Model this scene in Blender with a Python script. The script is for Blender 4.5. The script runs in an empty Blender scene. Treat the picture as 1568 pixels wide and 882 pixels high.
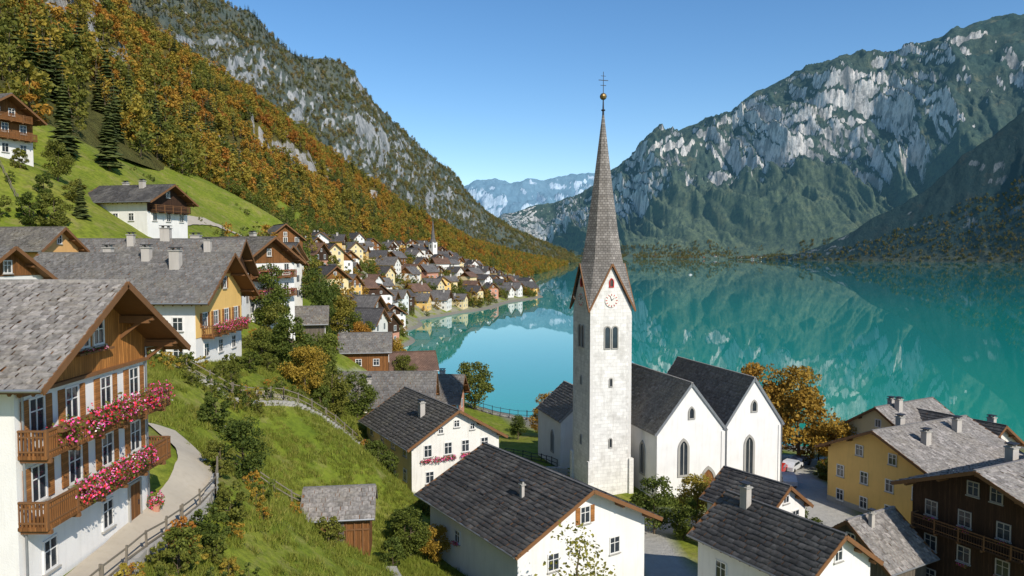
import bpy, math, random
import numpy as np
from mathutils import Vector, Matrix
R=random.Random(7); rng=np.random.default_rng(7)
scene=bpy.context.scene
# ------------------------------------------------------------------ noise
def _h(ix,iy,seed):
    n=(ix.astype(np.int64)*374761393+iy.astype(np.int64)*668265263+seed*1442695041)&0xffffffff
    n=((n^(n>>13))*1274126177)&0xffffffff
    n=n^(n>>16)
    return n.astype(np.float64)/4294967296.0*2*np.pi
def pn(x,y,seed=0):
    xi=np.floor(x);yi=np.floor(y);xf=x-xi;yf=y-yi
    u=xf*xf*xf*(xf*(xf*6-15)+10);v=yf*yf*yf*(yf*(yf*6-15)+10)
    def g(a,b):
        t=_h(xi+a,yi+b,seed);return np.cos(t)*(xf-a)+np.sin(t)*(yf-b)
    return ((g(0,0)*(1-u)+g(1,0)*u)*(1-v)+(g(0,1)*(1-u)+g(1,1)*u)*v)*1.5
def fbm(x,y,o=5,seed=0):
    s=0;a=.5
    for i in range(o):
        s=s+a*pn(x,y,seed+i*17);x=x*2.03+3.1;y=y*2.03+1.7;a*=.5
    return s
def ridged(x,y,o=5,seed=0):
    s=0;a=.5
    for i in range(o):
        s=s+a*(1-2*np.abs(pn(x,y,seed+i*13)));x=x*2.07+5.3;y=y*2.07+2.2;a*=.5
    return s
def sstep(x,a,b):
    t=np.clip((x-a)/(b-a),0,1);return t*t*(3-2*t)
# ------------------------------------------------------------------ node helper
class NM:
    def __init__(s,name,rough=.85,spec=.3):
        s.m=bpy.data.materials.new(name);s.m.use_nodes=True;s.nt=s.m.node_tree
        s.b=s.nt.nodes['Principled BSDF'];s.out=s.nt.nodes['Material Output']
        s.b.inputs['Roughness'].default_value=rough
        s.b.inputs['Specular IOR Level'].default_value=spec
    def n(s,t,attrs=None,**inp):
        nd=s.nt.nodes.new(t)
        for k,v in (attrs or {}).items():setattr(nd,k,v)
        for k,v in inp.items():
            k=k.replace('_',' ')
            s.set(nd.inputs[k],v)
        return nd
    def set(s,sock,v):
        if isinstance(v,bpy.types.NodeSocket):s.nt.links.new(v,sock)
        else:sock.default_value=v
    def coord(s,kind='Object',sc=(1,1,1)):
        t=s.n('ShaderNodeTexCoord');mp=s.n('ShaderNodeMapping')
        s.nt.links.new(t.outputs[kind],mp.inputs['Vector']);mp.inputs['Scale'].default_value=sc
        return mp.outputs[0]
    def noise(s,co,scale,detail=5,rough=.55):
        return s.n('ShaderNodeTexNoise',Vector=co,Scale=scale,Detail=detail,Roughness=rough).outputs[0]
    def ramp(s,fac,stops,interp='LINEAR'):
        r=s.n('ShaderNodeValToRGB');s.set(r.inputs[0],fac);cr=r.color_ramp;cr.interpolation=interp
        cr.elements.remove(cr.elements[1])
        for i,(p,c) in enumerate(stops):
            e=cr.elements[0] if i==0 else cr.elements.new(p)
            e.position=p;e.color=(c,c,c,1) if not hasattr(c,'__len__') else (*c[:3],1)
        return r.outputs[0]
    def mix(s,f,a,b,mode='MIX'):
        m=s.nt.nodes.new('ShaderNodeMix');m.data_type='RGBA';m.blend_type=mode
        def c(v):return (*v[:3],1) if isinstance(v,(tuple,list)) else v
        s.set(m.inputs[0],f);s.set(m.inputs[6],c(a));s.set(m.inputs[7],c(b));return m.outputs[2]
    def math(s,op,a,b=0.0,clamp=False):
        m=s.nt.nodes.new('ShaderNodeMath');m.operation=op;m.use_clamp=clamp;s.set(m.inputs[0],a);s.set(m.inputs[1],b);return m.outputs[0]
    def bump(s,h,strength=.5,dist=.05):
        b=s.n('ShaderNodeBump',Height=h,Strength=strength,Distance=dist)
        s.nt.links.new(b.outputs[0],s.b.inputs['Normal'])
    def base(s,v):
        if isinstance(v,tuple):v=(*v[:3],1)
        s.set(s.b.inputs['Base Color'],v)
def mul(c,k):return tuple(min(1,x*k) for x in c)
def plaster(name,c,dirt=.25):
    m=NM(name,.9,.2);co=m.coord()
    n1=m.noise(co,.6,6);n2=m.noise(m.coord('Object',(3,3,.35)),1.0,5)
    a=m.mix(m.ramp(n1,[(.3,0),(.75,1)]),mul(c,.88),c)
    a=m.mix(m.math('MULTIPLY',m.ramp(n2,[(.5,0),(.8,1)]),dirt),a,mul((c[0]*.6,c[1]*.58,c[2]*.55),1))
    m.base(a);m.bump(m.noise(co,14,4),.35,.03);return m.m
def wood(name,c,vertical=True,pl=.18):
    m=NM(name,.8,.25);uv=m.coord('UV')
    sx=m.n('ShaderNodeSeparateXYZ',Vector=uv);u=sx.outputs[0 if vertical else 1];v=sx.outputs[1 if vertical else 0]
    k=m.math('DIVIDE',u,pl);fl=m.math('FLOOR',k);fr=m.math('SUBTRACT',k,fl)
    wn=m.n('ShaderNodeTexWhiteNoise',{'noise_dimensions':'1D'},W=fl).outputs[0]
    cmb=m.n('ShaderNodeCombineXYZ',X=m.math('MULTIPLY',u,14.0),Y=m.math('MULTIPLY',v,1.2),Z=fl)
    g=m.noise(cmb.outputs[0],1.0,5)
    a=m.mix(wn,mul(c,.6),mul(c,1.35));a=m.mix(m.ramp(g,[(.35,0),(.7,1)]),mul(c,.55),a)
    edge=m.ramp(fr,[(0,0),(.07,1),(.93,1),(1,0)])
    a=m.mix(edge,mul(c,.2),a)
    m.base(a);m.bump(edge,.6,.02);return m.m
def flat(name,c,rough=.7,spec=.3,metal=0,var=.2):
    m=NM(name,rough,spec);n=m.noise(m.coord(),3.0,4);m.base(m.mix(n,mul(c,1-var),mul(c,1+var)));m.b.inputs['Metallic'].default_value=metal;return m.m
def tile_mat(name,cols,lichen=(.30,.27,.18),lk=.3):
    m=NM(name,.75,.35);geo=m.n('ShaderNodeNewGeometry')
    st=[(i/(len(cols)-1),c) for i,c in enumerate(cols)]
    a=m.ramp(geo.outputs['Random Per Island'],st)
    co=m.coord();n=m.noise(co,.45,7,.65)
    a=m.mix(m.math('MULTIPLY',m.ramp(n,[(.47,0),(.66,1)]),lk),a,lichen)
    n2=m.noise(co,5.0,4);a=m.mix(m.ramp(n2,[(.3,.0),(.7,1)]),m.mix(.6,a,(.03,.03,.03)),a)
    m.base(a);m.bump(m.noise(co,20,3),.3,.02);return m.m
def shingle_far(name,c1,c2,sc=1.0):
    m=NM(name,.8,.3);uv=m.coord('UV')
    br=m.n('ShaderNodeTexBrick',Vector=uv,Color1=(*c1,1),Color2=(*c2,1),Mortar=(*mul(c1,.3),1),Scale=sc)
    br.inputs['Mortar Size'].default_value=.025;br.inputs['Brick Width'].default_value=.45;br.inputs['Row Height'].default_value=.32
    n=m.noise(m.coord(),.5,6);a=m.mix(m.ramp(n,[(.35,0),(.7,1)]),m.mix(.4,br.outputs[0],(.02,.02,.02)),br.outputs[0])
    m.base(a);m.bump(br.outputs[1],-.4,.03);return m.m
M={}
M['white']=plaster('white_plaster',(.80,.775,.73),.3)
M['white2']=plaster('aged_white_plaster',(.76,.73,.66),.5)
M['cream']=plaster('cream_plaster',(.74,.60,.33))
M['yellow']=plaster('yellow_plaster',(.80,.51,.17),.3)
M['orange']=plaster('ochre_plaster',(.66,.38,.15),.3)
M['pinkp']=plaster('salmon_plaster',(.55,.27,.18),.3)
M['stone']=plaster('stone',(.38,.36,.32),.5)
M['concrete']=plaster('chimney_render',(.48,.44,.39),.5)
M['wood']=wood('brown_timber',(.26,.11,.034))
M['woodo']=wood('honey_timber',(.48,.20,.05))
M['woodd']=wood('dark_timber',(.07,.035,.019))
M['woodg']=wood('grey_timber',(.17,.14,.11))
M['trim']=flat('timber_trim',(.18,.085,.034))
M['trimg']=flat('weathered_post_wood',(.19,.16,.12))
M['shut']=wood('shutter_timber',(.42,.18,.055),False,.09)
M['frame']=flat('window_frame_paint',(.70,.68,.64),.5)
M['framew']=flat('window_frame_wood',(.38,.34,.30),.5)
M['metal']=flat('zinc_metal',(.28,.29,.30),.45,.5,.6)
M['gold']=flat('gilded_metal',(.30,.2,.08),.4,.5,.8)
M['iron']=flat('wrought_iron',(.03,.03,.035),.5)
g=NM('window_glass',.08,.6);g.base(g.mix(g.noise(g.coord(),1.2,2),(.008,.012,.016),(.05,.06,.07)));M['glass']=g.m
M['tl']=tile_mat('weathered_larch_shingle',[(.18,.16,.145),(.32,.29,.265),(.24,.22,.20),(.42,.38,.35)],(.32,.27,.20))
M['tg']=tile_mat('grey_slate_tile',[(.12,.112,.105),(.20,.187,.175),(.155,.145,.135),(.25,.235,.22)],(.34,.30,.22),lk=.3)
M['td']=tile_mat('dark_slate_tile',[(.058,.054,.052),(.098,.092,.088),(.075,.07,.068),(.15,.14,.132)],(.26,.24,.21),.5)
M['tb']=tile_mat('brown_grey_tile',[(.11,.10,.085),(.19,.17,.15),(.145,.13,.115),(.25,.23,.205)],(.34,.30,.22),.4)
M['tn']=tile_mat('nave_shingle',[(.19,.17,.15),(.31,.285,.255),(.24,.22,.195),(.40,.365,.33)],(.44,.39,.30),.45)
M['far1']=shingle_far('slate_roof',(.13,.12,.115),(.22,.205,.19))
M['far2']=shingle_far('dark_slate_roof',(.07,.066,.065),(.12,.112,.108))
M['far3']=shingle_far('brown_tile_roof',(.16,.09,.06),(.22,.13,.09))
M['spire']=shingle_far('spire_shingle',(.22,.195,.17),(.36,.325,.29),1.1)
M['red']=flat('red_paint',(.5,.04,.03));M['black']=flat('black_rubber',(.02,.02,.02))
M['bark']=flat('bark',(.12,.09,.06),.95,.1,0,.4)
M['gravel']=plaster('gravel_path',(.46,.40,.31),.3)
# ------------------------------------------------------------------ mesh builders
def add_uv(me):
    nl=len(me.loops);n_=len(me.polygons)
    if nl==0:return
    uvl=me.uv_layers.new(name='UVMap')
    vi=np.empty(nl,np.int32);me.loops.foreach_get('vertex_index',vi)
    co=np.empty(len(me.vertices)*3,np.float32);me.vertices.foreach_get('co',co);co=co.reshape(-1,3)
    nr=np.empty(n_*3,np.float32);me.polygons.foreach_get('normal',nr);nr=nr.reshape(-1,3)
    lt=np.empty(n_,np.int32);me.polygons.foreach_get('loop_total',lt)
    n=nr[np.repeat(np.arange(n_),lt)]
    t=np.stack([-n[:,1],n[:,0],np.zeros(len(n))],1);L=np.linalg.norm(t,axis=1)
    fl=L<.15;t[~fl]/=L[~fl][:,None];t[fl]=(1,0,0)
    b=np.cross(n,t);p=co[vi]
    uv=np.stack([(p*t).sum(1),(p*b).sum(1)],1).astype(np.float32)
    uvl.data.foreach_set('uv',uv.ravel())
def mkmesh(name,V,F,mats,midx=None,uv=True,smooth=False):
    me=bpy.data.meshes.new(name)
    V=np.asarray(V,np.float32)
    if isinstance(F,np.ndarray):
        k=F.shape[1];me.vertices.add(len(V));me.vertices.foreach_set('co',V.ravel())
        me.loops.add(F.size);me.loops.foreach_set('vertex_index',F.astype(np.int32).ravel())
        me.polygons.add(len(F));me.polygons.foreach_set('loop_start',np.arange(0,F.size,k,dtype=np.int32))
        me.update(calc_edges=True)
    else:
        me.from_pydata([tuple(map(float,v)) for v in V],[],F)
    for m in mats:me.materials.append(m)
    if midx is not None:me.polygons.foreach_set('material_index',np.asarray(midx,np.int32))
    if smooth:me.polygons.foreach_set('use_smooth',np.ones(len(me.polygons),bool))
    me.update()
    if uv:add_uv(me)
    return me
def obj(name,me,parent=None,loc=(0,0,0),rot=0,coll=None,scale=1):
    o=bpy.data.objects.new(name,me);(coll or scene.collection).objects.link(o)
    o.location=loc;o.rotation_euler=(0,0,rot);o.scale=(scale,)*3
    if parent:o.parent=parent
    return o
def empty(name,x,y,z,yaw):
    return obj(name,None,None,(x,y,z),yaw)
class B:
    def __init__(s):s.V=[];s.F=[];s.M=[]
    def poly(s,pts,m=0):
        k=len(s.V);s.V+=list(pts);s.F.append(tuple(range(k,k+len(pts))));s.M.append(m)
    def box(s,x0,x1,y0,y1,z0,z1,m=0):
        k=len(s.V);s.V+=[(x0,y0,z0),(x1,y0,z0),(x1,y1,z0),(x0,y1,z0),(x0,y0,z1),(x1,y0,z1),(x1,y1,z1),(x0,y1,z1)]
        for f in((0,3,2,1),(4,5,6,7),(0,1,5,4),(1,2,6,5),(2,3,7,6),(3,0,4,7)):s.F.append(tuple(k+i for i in f));s.M.append(m)
    def extrude(s,pts,vec,m=0,m2=None):
        n=len(pts);k=len(s.V);q=[tuple(a+b for a,b in zip(p,vec)) for p in pts];s.V+=list(pts)+q
        s.F.append(tuple(range(k,k+n))[::-1]);s.M.append(m if m2 is None else m2);s.F.append(tuple(range(k+n,k+2*n)));s.M.append(m)
        for i in range(n):
            j=(i+1)%n;s.F.append((k+i,k+j,k+n+j,k+n+i));s.M.append(m)
    def beam(s,p,q,w,h,m=0):
        p=Vector(p);q=Vector(q);d=(q-p).normalized();up=Vector((0,0,1)) if abs(d.z)<.95 else Vector((1,0,0))
        a=d.cross(up).normalized()*w/2;b=a.cross(d).normalized()*h/2
        s.extrude([tuple(p+a+b),tuple(p-a+b),tuple(p-a-b),tuple(p+a-b)],tuple(q-p),m)
    def cyl(s,p,q,r0,r1,n=8,m=0):
        p=Vector(p);q=Vector(q);d=(q-p).normalized();up=Vector((0,0,1)) if abs(d.z)<.95 else Vector((1,0,0))
        a=d.cross(up).normalized();b=d.cross(a);k=len(s.V)
        for c,r in((p,r0),(q,r1)):
            for i in range(n):
                t=2*math.pi*i/n;s.V.append(tuple(c+a*r*math.cos(t)+b*r*math.sin(t)))
        for i in range(n):
            j=(i+1)%n;s.F.append((k+i,k+j,k+n+j,k+n+i));s.M.append(m)
        s.F.append(tuple(range(k,k+n)));s.M.append(m);s.F.append(tuple(range(k+n,k+2*n)));s.M.append(m)
    def ball(s,c,r,m=0,n=10,sz=1):
        k=len(s.V);h=n//2
        for i in range(h+1):
            for j in range(n):
                a=math.pi*i/h;t=2*math.pi*j/n;s.V.append((c[0]+r*math.sin(a)*math.cos(t),c[1]+r*math.sin(a)*math.sin(t),c[2]+sz*r*math.cos(a)))
        for i in range(h):
            for j in range(n):
                s.F.append((k+i*n+j,k+i*n+(j+1)%n,k+(i+1)*n+(j+1)%n,k+(i+1)*n+j));s.M.append(m)
    def out(s,name,mats,parent=None,loc=(0,0,0),rot=0,smooth=False):
        return obj(name,mkmesh(name,s.V,s.F,mats,s.M,True,smooth),parent,loc,rot)
# ------------------------------------------------------------------ ground height
CP=np.array([(-17,22,19.5),(-17.5,33,19.8),(-19,44,20.3),(-30,33,20.5),(-42,30,25),(-25,5,20),(0,0,12),(15,20,8),(-60,20,34),(-60,-40,34),(0,-50,14),(80,-50,9),
(-14.6,42,16.8),(-13.6,57,11.6),(-8,45,12),(-23.8,65,18.8),(-20,80,15.5),(-14.2,72,13.2),(-26.5,62,22),(-30,72,22.8),(-31,83,22.3),(-45,75,25),
(-62,90,35),(-75,113,47),(-80,118,49),(-69,110,43.2),(-60,100,37.5),(-66,95,38),(-62,122,38.3),(-86,150,54.5),(-72,180,41),(-68,230,40),(-90,130,53),(-96,200,54),(-75,75,40),(-90,90,49),
(-38,115,24),(-34,100,22.5),(-20,100,11.5),(-18,105,9),(-25,118,13),(-25,130,13.5),(-38,132,22),(-30,150,14),(-46,150,25),(-25,162,8),(-52,180,28),(-35,190,13),(-22,192,.3),(-11,165,.4),
(-12,130,4),(-8,118,4),(0,110,4.4),(0,141,1),(8,146,.3),(-9.9,68,9),(-11,80,7),(-15,92,7),(0,90,6),(2,64,7),(8,50,7),(15,84,5.2),(30,90,5),(10,100,5),(20,120,3),(22,136,.3),
(46,127,.3),(40,110,2.5),(38,88,4),(44,76,4.5),(87,127,.3),(70,100,3),(60,80,4),(36,56,5),(60,50,6),(20,50,6),(30,30,7),(60,20,8),(130,122,.3),(120,60,5),(20,65,5.5),
(-40,218,.3),(-42,250,.3),(-47,308,.3),(-46,366,.3),(-30,405,.3),(-10,453,.3),(22,550,.3),(20,620,.3),(0,700,.3),(15,800,.2),
(-58,215,24),(-72,250,36),(-55,250,14),(-62,300,17),(-83,300,36),(-60,366,11),(-80,380,28),(-100,400,42),(-50,430,13),(-73,450,21),(-105,450,45),(-30,480,8),(-65,600,25),(-100,600,45),(-20,600,11),(-20,520,9),(-40,700,18),(-90,700,42),
(-104,150,64),(-92,260,50),(-112,300,60),(-120,400,60),
(0,250,-10),(50,300,-12),(100,200,-12),(20,400,-10),(60,600,-10),(35,165,-5),(100,160,-7),(-28,255,-4),(-30,320,-4),(10,480,-4),(-12,400,-4),(50,700,-10),(5,190,-6),(60,145,-3),(60,450,-12),(130,140,-3),(130,700,-14),(130,400,-14)],float)
CC=5.0
def _k(a,b):return np.sqrt(((a[:,None,:]-b[None,:,:])**2).sum(2)+CC*CC)
_n=len(CP);A=np.zeros((_n+3,_n+3));A[:_n,:_n]=_k(CP[:,:2],CP[:,:2]);A[:_n,_n]=1;A[:_n,_n+1:]=CP[:,:2];A[_n:,:_n]=A[:_n,_n:].T
_w=np.linalg.solve(A,np.concatenate([CP[:,2],np.zeros(3)]))
def gh(x,y):
    P=np.stack([np.ravel(x),np.ravel(y)],1).astype(float);o=np.empty(len(P))
    for i in range(0,len(P),20000):
        q=P[i:i+20000];o[i:i+20000]=_k(q,CP[:,:2])@_w[:_n]+_w[_n]+q@_w[_n+1:]
    return o
def G(x,y):return float(gh([x],[y])[0])
def und(x,y,z):return fbm(x/9,y/9,3,5)*.5*np.clip(z/6,0,1)
def GZ(x,y):
    g_=G(x,y);return g_+float(und(np.array([x]),np.array([y]),np.array([g_]))[0])
# ------------------------------------------------------------------ leaf / tree
def leaf_mat(name,stops,trans=.3,noisek=.0,dark=.45):
    m=NM(name,.7,.25);oi=m.n('ShaderNodeObjectInfo');geo=m.n('ShaderNodeNewGeometry')
    nz=m.noise(oi.outputs['Location'],.02,2)
    f=m.math('ADD',m.math('MULTIPLY',oi.outputs['Random'],1-noisek),m.math('MULTIPLY',m.ramp(nz,[(.3,0),(.7,1)]),noisek))
    c=m.ramp(f,stops)
    c=m.mix(geo.outputs['Random Per Island'],m.mix(dark,c,(.01,.015,.004)),m.mix(.15,c,(.42,.38,.07)))
    m.base(c)
    if trans>.16:
        tr=m.n('ShaderNodeBsdfTranslucent',Color=c);mx=m.n('ShaderNodeMixShader',Fac=trans)
        m.nt.links.new(m.b.outputs[0],mx.inputs[1]);m.nt.links.new(tr.outputs[0],mx.inputs[2]);m.nt.links.new(mx.outputs[0],m.out.inputs[0])
    return m.m
LG=leaf_mat('green_leaves',[(0,(.065,.11,.016)),(.5,(.11,.15,.02)),(1,(.19,.19,.028))])
LA=leaf_mat('autumn_leaves',[(0,(.085,.115,.02)),(.22,(.15,.165,.026)),(.38,(.25,.22,.032)),(.52,(.38,.28,.036)),(.66,(.48,.26,.032)),(.80,(.48,.18,.027)),(.91,(.40,.13,.025)),(1,(.24,.15,.045))],.3,.4,.38)
LO=leaf_mat('golden_leaves',[(0,(.40,.23,.03)),(.5,(.46,.23,.035)),(1,(.34,.21,.035))],dark=.3)
LC=leaf_mat('conifer_needles',[(0,(.026,.05,.018)),(.6,(.045,.075,.022)),(1,(.075,.095,.025))],.1)
LM=leaf_mat('mountain_forest_leaves',[(0,(.065,.088,.04)),(.4,(.11,.12,.042)),(.65,(.19,.16,.048)),(.85,(.26,.17,.055)),(1,(.17,.13,.055))],.1,.3)
def leaves(C,size,rg,flatk=0.0):
    n=len(C);a=rg.normal(size=(n,3));a/=np.linalg.norm(a,axis=1)[:,None]
    r=rg.normal(size=(n,3));b=np.cross(a,r);b/=np.linalg.norm(b,axis=1)[:,None]
    s=(size*rg.uniform(.6,1.35,n))[:,None]
    V=np.stack([C-a*s*.5,C+b*s*.34+a*s*.05,C+a*s*.55,C-b*s*.34],1).reshape(-1,3)
    return V,np.arange(n*4).reshape(-1,4)
def trunk_parts(H,seed,crownbase=.3,limbs=7,spread=.28,r=.022):
    q=random.Random(seed);b=B();pts=[Vector((0,0,-.6))];
    for i in range(1,6):pts.append(Vector((q.uniform(-.02,.02)*H*i/3,q.uniform(-.02,.02)*H*i/3,H*.82*i/5)))
    for i in range(5):b.cyl(pts[i],pts[i+1],H*r*(1-i*.17),H*r*(1-(i+1)*.17),6)
    tips=[]
    for k in range(limbs):
        f=crownbase*.8+(.8-crownbase*.8)*k/limbs;i=min(4,int(f*5));p=pts[i].lerp(pts[i+1],f*5-i)
        t=k*2.4+q.uniform(-.4,.4);L=H*spread*q.uniform(.6,1)*(1-.4*f)
        e=p+Vector((math.cos(t)*L,math.sin(t)*L,L*q.uniform(.4,.9)));mid=p.lerp(e,.5)+Vector((0,0,-L*.06))
        b.cyl(p,mid,H*r*.4,H*r*.25,5);b.cyl(mid,e,H*r*.25,H*r*.08,5);tips.append(e)
    return b,tips,pts
def decid(name,seed,H,lsize,nl,leafm,width=.34,crown0=.25,clumps=26,sparse=.0):
    rg=np.random.default_rng(seed);b,tips,pts=trunk_parts(H,seed,crown0,8,width*.85)
    cs=[np.array(t) for t in tips]
    while len(cs)<clumps:
        z=rg.uniform(crown0,.97);rad=width*H*math.sin(math.pi*min(1,max(.05,(z-crown0*.75)/(1.03-crown0*.75))))**.6
        t=rg.uniform(0,2*math.pi);rr=rad*math.sqrt(rg.uniform(.15,1))*.85
        cs.append(np.array([rr*math.cos(t),rr*math.sin(t),z*H]))
    cs=np.array(cs);cr=rg.uniform(.08,.16,len(cs))*H
    idx=rg.integers(0,len(cs),nl);d=rg.normal(size=(nl,3));d/=np.linalg.norm(d,axis=1)[:,None]
    C=cs[idx]+d*(cr[idx]*rg.uniform(.3,1.1,nl)**.6)[:,None]*np.array([1,1,.75])
    V,F=leaves(C,lsize,rg);k=len(b.V)
    VV=np.concatenate([np.array([tuple(v) for v in b.V]),V]);FF=list(b.F)+[tuple(f) for f in (F+k).tolist()]
    return mkmesh(name,VV,FF,[M['bark'],leafm],b.M+[1]*len(F),False)
def conif(name,seed,H,levels,nb,leafm,width=.2):
    rg=np.random.default_rng(seed);b=B();b.cyl((0,0,-.6),(0,0,H*.97),H*.014,H*.002,5)
    for i in range(levels):
        f=i/levels;z=H*(.1+.88*f);rad=H*width*(1-f)**.85*rg.uniform(.8,1.15)+.12
        for j in range(nb):
            t=2*math.pi*(j+rg.uniform(-.4,.4))/nb+i*.7;rr=rad*rg.uniform(.65,1.1);w=rr*.42
            dz=-rr*rg.uniform(.25,.5);cx,sx=math.cos(t),math.sin(t)
            p0=(0,0,z+rr*.12);p1=(cx*rr*.6-sx*w,sx*rr*.6+cx*w,z+dz*.75);p2=(cx*rr,sx*rr,z+dz*.8);p3=(cx*rr*.6+sx*w,sx*rr*.6-cx*w,z+dz*.75)
            pm=(cx*rr*.55,sx*rr*.55,z+dz*.3)
            b.poly([p0,p1,pm],1);b.poly([p1,p2,pm],1);b.poly([p2,p3,pm],1);b.poly([p3,p0,pm],1)
    return mkmesh(name,b.V,b.F,[M['bark'],leafm],b.M,False)
def tree_set(cname,meshes):
    c=bpy.data.collections.new(cname)
    for i,me in enumerate(meshes):obj('%s_kind_%d'%(cname,i),me,coll=c)
    return c
def scatter(name,P,scl,idx,coll,tilt=.04):
    P=np.asarray(P,np.float32);n=len(P)
    me=bpy.data.meshes.new(name);me.vertices.add(n);me.vertices.foreach_set('co',P.ravel())
    rot=np.zeros((n,3),np.float32);rot[:,2]=rng.uniform(0,6.28,n);rot[:,:2]=rng.normal(0,tilt,(n,2))
    me.attributes.new('rot','FLOAT_VECTOR','POINT').data.foreach_set('vector',rot.ravel())
    me.attributes.new('scl','FLOAT','POINT').data.foreach_set('value',np.asarray(scl,np.float32))
    me.attributes.new('idx','INT','POINT').data.foreach_set('value',np.asarray(idx,np.int32))
    o=obj(name,me);ng=bpy.data.node_groups.new(name,'GeometryNodeTree')
    ng.interface.new_socket('Geometry',in_out='INPUT',socket_type='NodeSocketGeometry');ng.interface.new_socket('Geometry',in_out='OUTPUT',socket_type='NodeSocketGeometry')
    N=ng.nodes;L=ng.links;gi=N.new('NodeGroupInput');go=N.new('NodeGroupOutput');ip=N.new('GeometryNodeInstanceOnPoints')
    ci=N.new('GeometryNodeCollectionInfo');ci.inputs['Collection'].default_value=coll;ci.inputs['Separate Children'].default_value=True;ci.inputs['Reset Children'].default_value=True
    def na(nm,dt):
        a=N.new('GeometryNodeInputNamedAttribute');a.data_type=dt;a.inputs['Name'].default_value=nm
        return [s for s in a.outputs if s.enabled and s.name=='Attribute'][0]
    e=N.new('FunctionNodeEulerToRotation');L.new(na('rot','FLOAT_VECTOR'),e.inputs[0])
    L.new(gi.outputs[0],ip.inputs['Points']);L.new(ci.outputs[0],ip.inputs['Instance']);ip.inputs['Pick Instance'].default_value=True
    L.new(na('idx','INT'),ip.inputs['Instance Index']);L.new(e.outputs[0],ip.inputs['Rotation']);L.new(na('scl','FLOAT'),ip.inputs['Scale']);L.new(ip.outputs[0],go.inputs[0])
    md=o.modifiers.new('instances','NODES');md.node_group=ng;return o
# ------------------------------------------------------------------ house parts
def window(b,mp,a,z,w,h,shut=0,det=1):
    def bx(a0,a1,o0,o1,z0,z1,m):
        p=mp(a0,o0,z0);q=mp(a1,o1,z1);b.box(min(p[0],q[0]),max(p[0],q[0]),min(p[1],q[1]),max(p[1],q[1]),z0,z1,m)
    t=.09
    bx(a-w/2,a+w/2,-.02,.02,z,z+h,1)
    if det:
        bx(a-w/2-t,a-w/2,-.02,.07,z-t,z+h+t,0);bx(a+w/2,a+w/2+t,-.02,.07,z-t,z+h+t,0)
        bx(a-w/2,a+w/2,-.02,.068,z+h,z+h+t,0);bx(a-w/2,a+w/2,-.02,.068,z-t,z,0)
        bx(a-.03,a+.03,.0,.045,z,z+h,0);bx(a-w/2,a+w/2,.0,.04,z+h*.62,z+h*.62+.05,0)
        bx(a-w/2-.15,a+w/2+.15,-.02,.15,z-t-.08,z-t-.003,3)
    else:
        bx(a-w/2-.12,a+w/2+.12,-.02,.012,z-.12,z+h+.12,0);bx(a-.04,a+.04,.0,.03,z,z+h,0)
    if shut:
        sw=w*.5
        bx(a-w/2-t-.02-sw,a-w/2-t-.02,.01,.075,z-.05,z+h+.05,2);bx(a+w/2+t+.02,a+w/2+t+.02+sw,.01,.075,z-.05,z+h+.05,2)
def tiles(w,l,he,hr,oe,og,tw,tl,seed=0):
    rg=np.random.default_rng(seed);pit=(hr-he)/(w/2);ang=math.atan(pit);c,s_=math.cos(ang),math.sin(ang)
    Y0=w/2+oe;L=Y0/c;zE=hr-Y0*pit;x0=-l-og;x1=og;ny=int(L/tl)+1;nx=int((x1-x0)/tw)+1;Vs=[]
    for sg in(-1,1):
        I,J=np.meshgrid(np.arange(nx),np.arange(ny));I=I.ravel();J=J.ravel();n=len(I)
        xa=x0+I*tw+(J%2)*tw*.5+rg.uniform(-.03,.03,n);xb=xa+tw*rg.uniform(.9,.99,n);xb=np.minimum(xb,x1+.05);ok=xa<x1-.04
        s0=J*tl-.05+rg.uniform(-.045,.045,n);s1=np.minimum(s0+tl*1.25,L);ok&=s0<L-.05
        hL=.09+rg.uniform(-.02,.04,n);hL2=hL+rg.uniform(-.02,.02,n);hU=np.full(n,.035)
        def Pt(x,s,h):return np.stack([x,sg*(Y0-s*c)+sg*s_*h,zE+s*s_+c*h],1)
        V=np.stack([Pt(xa,s0,hL),Pt(xb,s0,hL2),Pt(xb,s1,hU),Pt(xa,s1,hU),Pt(xa,s0,hL*0),Pt(xb,s0,hL*0)],1)[ok]
        Vs.append(V)
    V=np.concatenate(Vs);n=len(V);k=np.arange(n)*6
    F=np.concatenate([np.stack([k,k+1,k+2,k+3],1),np.stack([k+4,k+5,k+1,k],1)])
    return V.reshape(-1,3),F
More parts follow.
